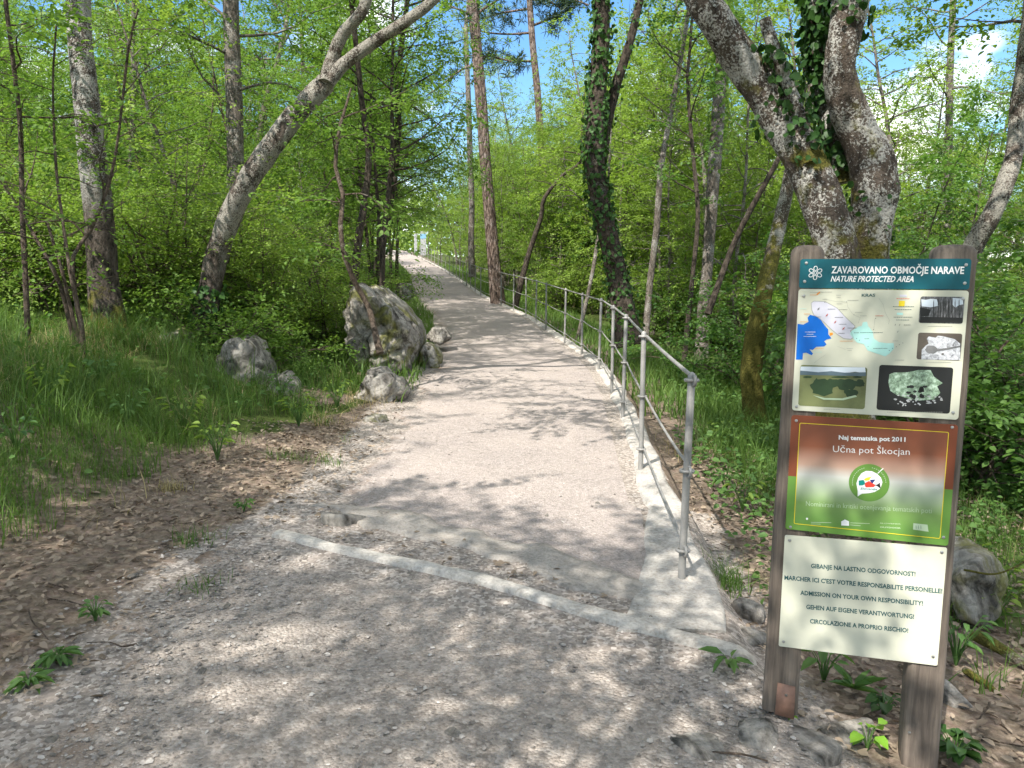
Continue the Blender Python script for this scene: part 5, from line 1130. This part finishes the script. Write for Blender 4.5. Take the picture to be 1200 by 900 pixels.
b = ground_pts(rg, 24000, -3.2, -1.2, 2.2, 9, lambda x, y: (x < xl(y) + .02) * (x > grass_line(y) - .3) * np.clip(vnoise(x * 2.6, y * 2.6, 91) * 5 - 3.6, 0, 1)); blades(mb, b, rg.uniform(.05, .16, len(b)), rg.uniform(.003, .006, len(b)), rg, .6)
tag(mb.build('grass', M_GRASS), 'long fresh green grass on the bank left of the path', 'grass', kind='stuff')
mb = MB(); b = ground_pts(rg, 60000, 1.2, 9, 5, 15, dR); blades(mb, b, rg.uniform(.15, .48, len(b)) * (.6 + .6 * vnoise(b[:, 0] * 1.4, b[:, 1] * 1.4, 24)), rg.uniform(.005, .011, len(b)), rg, .45)
b = ground_pts(rg, 9000, 1.9, 5, 3.2, 6.5, lambda x, y: np.clip(vnoise(x * 2.4, y * 2.4, 44) * 2.4 - .9, 0, 1)); blades(mb, b, rg.uniform(.1, .3, len(b)), rg.uniform(.004, .008, len(b)), rg, .45)
tag(mb.build('grass', M_GRASS), 'long arching grass on the slope right of the railing', 'grass', kind='stuff')
mb = MB(); b = ground_pts(rg, 200000, -18, 5, 9, 62, dV); blades(mb, b, rg.uniform(.1, .34, len(b)), rg.uniform(.012, .028, len(b)), rg, .35)
tag(mb.build('grass', M_GRASS), 'short grass along both verges of the far path', 'grass', kind='stuff')
mb = MB(); b = ground_pts(rg, 30000, -8, -1.3, 4.0, 10.5, lambda x, y: np.clip((grass_line(y) + .35 - x) / .5, 0, 1) * np.clip(vnoise(x * 1.7, y * 1.7, 19) * 3 - 1.9, 0, 1)); blades(mb, b, rg.uniform(.12, .32, len(b)), rg.uniform(.004, .007, len(b)), rg, .9)
b = ground_pts(rg, 5000, 1.2, 6, 4, 10, lambda x, y: np.clip(vnoise(x * 1.7, y * 1.7, 29) * 3 - 1.9, 0, 1) * (x > edge_r(y) + .1)); blades(mb, b, rg.uniform(.1, .3, len(b)), rg.uniform(.004, .007, len(b)), rg, .9)
tag(mb.build('dry_grass', M_DRYGRASS), 'straw-coloured dead grass tussocks in the green bank', 'dry grass', kind='stuff')
def small_leaves(name, label, n, xa, xb, ya, yb, dens, size, mat, cat, lift=.012, flatn=.35, width=.6):
    b = ground_pts(rg, n, xa, xb, ya, yb, dens); b[:, 2] += rg.uniform(.0, lift, len(b)) + .008; a = rg.uniform(0, 6.28, len(b))
    mb = MB(); leaf_faces(mb, b, np.stack([np.cos(a), np.sin(a), rg.normal(0, .25, len(b))], -1), np.array([0, 0, 1.]) + rg.normal(0, flatn, (len(b), 3)), size * rg.uniform(.5, 1.3, len(b)), width, True, fold=.3, curl=.15)
    return tag(mb.build(name, mat), label, cat, kind='stuff')
def dLit(x, y):
    e = xl(y) - x; e2 = x - edge_r(y); l = np.clip((e + .1 + fbm(x * 2, y * 2, 50) * .6) / .7, 0, 1) * np.maximum(np.clip((x - grass_line(y) + .45) / .6, 0.0, 1), .5 * (vnoise(x * .9, y * .9, 112) < .38) * (x > -5)); r = np.clip((e2 - .05) / .3, 0, 1) * np.clip(1.4 - (y - 4.5) / 3, .1, 1)
    gap = ((y > ystrip(np.clip(x, -1.6, 1.3)) + .08) & (y < ylip(np.clip(x, -1.6, 1.05)) - .06)) * .22
    return np.maximum(np.maximum(np.where(e > -.1, l, 0), np.where(e2 > 0, r, 0)), np.where((e <= 0) & (e2 <= 0), gap, 0)) * (.35 + .65 * vnoise(x * 3, y * 3, 51))
small_leaves('leaf_litter', 'brown fallen leaves scattered on the bare soil beside the path', 60000, -5, 5, 1.8, 9.5, dLit, .044, M_LITTER, 'fallen leaves', .02, .4, .5)
small_leaves('ground_cover', 'small green herbs spreading among the grass on both sides', 60000, -9, 7, 4, 14, lambda x, y: np.maximum(dL(x, y) * .5 * np.clip(vnoise(x * .9, y * .9, 61) * 2.4 - .8, 0, 1), (x > edge_r(y) + .3) * np.clip(vnoise(x * 1.1, y * 1.1, 62) * 2.6 - .9, 0, 1) * .7), .06, M_WEED, 'herbs', .22, .5, .7)
# loose stones on the gravel
def pebbles(name, label, n, xa, xb, ya, yb, dens, smin, smax, mat, seed):
    r2 = np.random.default_rng(seed); b = ground_pts(r2, n, xa, xb, ya, yb, dens); k = len(b); s = smin + (smax - smin) * r2.random(k) ** 3.2
    O = np.array([[1, 0, 0], [.2, .9, .1], [-.9, .3, 0], [-.5, -.8, .1], [.55, -.75, -.1], [.1, .1, .62], [0, 0, -.5], [.5, .45, .45], [-.5, -.1, .5]], float)
    Fc = np.array([[0, 1, 7], [1, 5, 7], [5, 0, 7], [1, 2, 5], [2, 8, 5], [2, 3, 8], [3, 5, 8], [3, 4, 5], [4, 0, 5], [1, 0, 6], [2, 1, 6], [3, 2, 6], [4, 3, 6], [0, 4, 6]])
    th = r2.uniform(0, 6.28, k); V = O[None] * (1 + r2.normal(0, .16, (k, 9, 3))) * s[:, None, None] * np.stack([np.ones(k), r2.uniform(.55, 1, k), r2.uniform(.4, .9, k)], -1)[:, None]
    c, q = np.cos(th)[:, None], np.sin(th)[:, None]; X2 = V[..., 0] * c - V[..., 1] * q; Y2_ = V[..., 0] * q + V[..., 1] * c
    V = np.stack([X2, Y2_, V[..., 2]], -1) + b[:, None] + np.array([0, 0, .012]) + (s * .15)[:, None, None] * np.array([0, 0, 1.])
    mb = MB(); mb.add(V.reshape(-1, 3), (np.arange(k)[:, None, None] * 9 + Fc[None]).reshape(-1, 3)); return tag(mb.build(name, mat, smooth=False), label, 'gravel', kind='stuff')
def pebble_mat():
    m, N, L, b = new_mat('loose_stone'); g = N.new('ShaderNodeNewGeometry'); r = ramp(N, [(0, (.14, .124, .107)), (.5, (.29, .258, .226)), (.88, (.42, .38, .34)), (1, (.56, .52, .47))]); L.new(g.outputs['Random Per Island'], r.inputs[0])
    n1 = noise(N, L, 60, 4); r2 = ramp(N, [(.3, (.7, .69, .68)), (.6, (1, 1, 1))]); L.new(n1.outputs[0], r2.inputs[0]); L.new(mix(N, L, 1.0, r.outputs[0], r2.outputs[0], 'MULTIPLY'), b.inputs['Base Color']); b.inputs['Roughness'].default_value = .9; return m
M_PEB = pebble_mat()
def dP(x, y):
    onf = (x > -2.1) & (x < 1.25) & (y < ystrip(np.clip(x, -1.6, 1.3)) - .05); gap = (y > ystrip(np.clip(x, -1.6, 1.3)) + .05) & (y < ylip(np.clip(x, -1.6, 1.05)) - .02) & (x > -1.6) & (x < 1.0)
    edge = np.exp(-((x + 1.45) / .35) ** 2) * .9 + np.exp(-((x - 1.0) / .3) ** 2) * .9
    return onf * (.16 + .84 * np.clip(edge, 0, 1)) * (.4 + .6 * vnoise(x * 3, y * 3, 71)) + gap * .22
pebbles('gravel', 'loose grey crushed stones lying on the gravel in front', 42000, -2.3, 1.4, 1.5, 5.2, dP, .0035, .017, M_PEB, 5)
pebbles('gravel', 'fine loose grit strewn on the path and its left edge', 16000, -1.9, 1.2, 3.6, 12, lambda x, y: (y > ylip(np.clip(x, -1.6, 1.05))) * (x < xr(y) - .2) * (.1 + .9 * np.exp(-((x - xl(y)) / .3) ** 2)), .004, .014, M_PEB, 6)
# larger loose stones, each a thing
sp_ = [(40, 742), (222, 702), (266, 712), (100, 788), (248, 636), (300, 648), (236, 790), (60, 870), (282, 724), (700, 588), (615, 692), (530, 862), (640, 604), (155, 674)]
for i, (px, py) in enumerate(sp_):
    o = flatstone('loose_stone', 'loose pale stone lying on the ground left of the gravel' if px < 320 else 'loose pale stone lying on the gravel path', px, py, (.022 + .012 * (i % 3), .018 + .006 * (i % 2), .013), 60 + i, M_STONE, .01, i * .8, .5)
    o['group'] = 'loose stones on the soil' if px < 320 else 'loose stones on the path'
# small plants, each a thing
def ground_at(px, py, z=0.0):
    d = ray(px, py); d = d / d[1]
    for t in np.arange(1.5, 40, .01):
        q = CAM + d * t
        if q[2] <= float(hgt(q[0], q[1])): return q
    return gz(px, py, z)
def tuft(name, label, px, py, n, h, mat, seed, rad=.06, group=None):
    r2 = np.random.default_rng(seed); p = ground_at(px, py); b = np.zeros((n, 3)); b[:, :2] = r2.normal(0, rad, (n, 2)); mb = MB()
    blades(mb, b, h * r2.uniform(.4, 1.1, n), r2.uniform(.003, .007, n), r2, .6)
    o = mb.build(name, mat); o.location = (p[0], p[1], float(hgt(p[0], p[1])) - .005); return tag(o, label, 'grass tuft', group)
def rosette(name, label, px, py, n, ln, wd, mat, seed, up=.6, z=0.0, stemh=0., group=None):
    r2 = np.random.default_rng(seed); p = ground_at(px, py, z); root = empty(name, (p[0], p[1], float(hgt(p[0], p[1]))), label, 'plant', group)
    a = np.arange(n) * 2.4 + r2.uniform(0, 1, n); ld = np.stack([np.cos(a), np.sin(a), r2.uniform(.3, 1.0, n) * up], -1); mb, ms = MB(), MB(); base = np.zeros((n, 3)); base[:, 2] = .015
    if stemh:
        hs = r2.uniform(.4, 1, n) * stemh; base = np.stack([np.cos(a) * hs * .45, np.sin(a) * hs * .45, hs], -1); ld[:, 2] = r2.normal(.05, .25, n)
        for q in base: tube(ms, np.array([[0, 0, -.01], q * [.4, .4, .6], q]), [.0028, .002, .0015], 5)
        ms.build('stem', M_WEED, root)
    leaf_faces(mb, base, ld, np.array([0, 0, 1.]) + r2.normal(0, .25, (n, 3)), ln * r2.uniform(.3, 1.2, n), wd * .8, True, fold=.35, curl=.3); mb.build('leaves', mat, root)
rosette('broadleaf_weed', 'leafy green rosette weed with long leaves at the lower left', 68, 778, 44, .085, .4, M_WEED, 1, .5, 0, .06)
rosette('broadleaf_weed', 'smaller green weed with drooping leaves nearest the lower left corner', 34, 806, 30, .075, .4, M_WEED, 2, .5, 0, .05)
rosette('herb_tuft', 'small spreading herb on the brown litter right of the grass', 112, 728, 30, .05, .5, M_WEED, 3, .4, 0, .09)
rosette('herb_tuft', 'small round-leaved herb on bare soil near the sill', 286, 600, 26, .045, .6, M_WEED, 4, .4, 0, .08)
tuft('grass_tuft', 'thin grass tuft in the litter halfway up the soil', 228, 636, 90, .13, M_GRASS, 5, .07)
tuft('grass_tuft', 'straw-yellow grass tuft on the soil above the gravel', 200, 575, 90, .12, M_DRYGRASS, 6, .05)
tuft('grass_tuft', 'small green grass tuft beside the left end of the edging', 240, 690, 70, .10, M_GRASS, 7, .08)
rosette('broadleaf_weed', 'green weed at the end of the stone edging beside the kerb', 855, 785, 13, .09, .4, M_WEED, 6, .6, 0, .07)
rosette('ivy_seedling', 'bright lime-green ivy seedling in front of the right sign post', 1016, 880, 11, .055, .95, M_BRIGHT, 7, .3, 0, .10)
rosette('broadleaf_weed', 'tall blue-green leaf rosette under the sign boards', 1000, 812, 10, .17, .28, M_WEED, 8, 1.6)
rosette('trailing_ivy', 'dark trailing ivy around the foot of the right sign post', 1118, 893, 26, .07, .9, M_IVY, 9, .3, -.05, .10)
rosette('broadleaf_weed', 'bramble-like green plant beside the left sign post', 965, 800, 14, .10, .5, M_WEED, 10, .3, 0, .22)
rosette('trailing_ivy', 'dark ivy patch on the soil between the sign posts', 1035, 838, 18, .06, .9, M_IVY, 11, .3, -.02, .09)
tuft('grass_tuft', 'grass tuft against the outer side of the kerb end', 850, 690, 160, .26, M_GRASS, 12, .07)
rosette('broadleaf_weed', 'spreading leafy herb beyond the first railing post', 850, 578, 24, .09, .6, M_WEED, 13, .3, 0, .22)
rosette('yellow_leaf_sprig', 'small yellowing leaves at the foot of the left sign post', 925, 845, 5, .05, .8, M_BRIGHT, 14, .3, 0, .03)
for i_, (px_, py_) in enumerate([(60, 470), (150, 500), (215, 505), (20, 530), (350, 500), (120, 455), (255, 540), (330, 470), (395, 480)]):
    rosette('bank_herb', 'leafy green herb among the grass of the left bank', px_, py_, 34, .075, .6, M_WEED if i_ % 2 else M_LEAF2, 200 + i_, .4, .1, .32, 'herbs of the left bank')
for i_, (px_, py_) in enumerate([(870, 600), (905, 560), (845, 520), (1130, 720), (1165, 735), (1120, 780), (1175, 690)]):
    rosette('bank_herb', 'leafy green herb on the slope right of the railing', px_, py_, 30, .07, .6, M_WEED if i_ % 2 else M_LEAF2, 300 + i_, .4, -.05, .26, 'herbs right of the railing')
rosette('hellebore', 'blue-green palmate plant in front of the upright limestone rock', 270, 472, 12, .22, .22, M_WEED, 15, .5, .25)
# fallen branches right of the sign
def stick(label, pts, r, name='fallen_branch', mat=None):
    P = np.array([np.array([*gz(px, py, z)[:2], z]) for px, py, z in pts]); Pc = catmull(P, 14); mb = MB(); tube(mb, Pc, np.linspace(r, r * .6, len(Pc)), 9, .12, seed=r * 100); o = P[0]
    ob = mb.build(name, mat or B_GREY, origin=o); ob.location = o; tag(ob, label, 'branch')
stick('thick pale fallen branch lying on the slope right of the sign', [(1140, 742, -.1), (1180, 765, -.14), (1230, 800, -.2)], .035)
stick('thin fallen branch below the thick one right of the sign', [(1130, 785, -.15), (1165, 810, -.17), (1205, 862, -.2)], .018)
stick('thin dark twig sticking out behind the sign post over the mossy rock', [(1130, 668, .2), (1170, 672, .24), (1215, 650, .3)], .006, mat=B_DARK)
stick('thin brown stick lying on the stones at the bottom edge', [(835, 882, .03), (870, 884, .035), (900, 892, .03)], .005, 'fallen_twig', B_TWIG)
# thin dead twigs lying in the litter
rt = np.random.default_rng(64)
for px_, py_, rg_ in [(60, 690, 'l'), (120, 665, 'l'), (190, 640, 'l'), (95, 715, 'l'), (250, 610, 'l'), (160, 760, 'l'), (30, 720, 'l'), (300, 585, 'l'), (345, 545, 'l'), (210, 610, 'l'), (845, 640, 'r'), (880, 655, 'r'), (1160, 830, 'r'), (1150, 870, 'r')]:
    p0 = ground_at(px_, py_); a_ = rt.uniform(0, 6.28); ln_ = rt.uniform(.12, .3); Q = []
    for t_ in np.linspace(0, 1, 5):
        x_ = p0[0] + math.cos(a_) * ln_ * t_ + rt.normal(0, .012); y_ = p0[1] + math.sin(a_) * ln_ * t_ + rt.normal(0, .012); Q.append((x_, y_, float(hgt(x_, y_)) + .016))
    mb = MB(); Pq = catmull(np.array(Q), 12); tube(mb, Pq, np.linspace(.0045, .002, len(Pq)), 6); o = mb.build('fallen_twig', B_TWIG, origin=Q[0]); o.location = Q[0]
    tag(o, 'thin dead twig on the brown litter left of the gravel' if rg_ == 'l' else 'thin dead twig on the litter by the sign side of the railing', 'twig', 'twigs in the left litter' if rg_ == 'l' else 'twigs near the sign')
# far post signs at the head of the path
p = at(490, 296, 78); z0 = float(hgt(p[0], p[1]))
for (px, lb, wd, hh) in ((496, 'white information board with a blue top far up the path', .55, 2.5), (487, 'pale grey post far up the path left of the board', .28, 2.1)):
    p = at(px, 290, 76); b0 = np.array([p[0], p[1], float(hgt(p[0], p[1]))]); t = empty('distant_board', tuple(b0), lb, 'sign')
    mb = MB(); plate(mb, rrect(-wd / 2, wd / 2, .2, hh, .03), 0, .12); mb.build('panel', P_ROCKG, t, smooth=False)
    if wd > .5:
        mb = MB(); plate(mb, rrect(-wd / 2 - .01, wd / 2 + .01, hh * .72, hh * .9, .01), -.02, .10); mb.build('blue_band', paint('print_sky_blue', (.2, .4, .65)), t, smooth=False)
    mb = MB(); tube(mb, np.array([(0, .06, -.1), (0, .06, .25)]), .06, 8); mb.build('post', M_GALV, t)
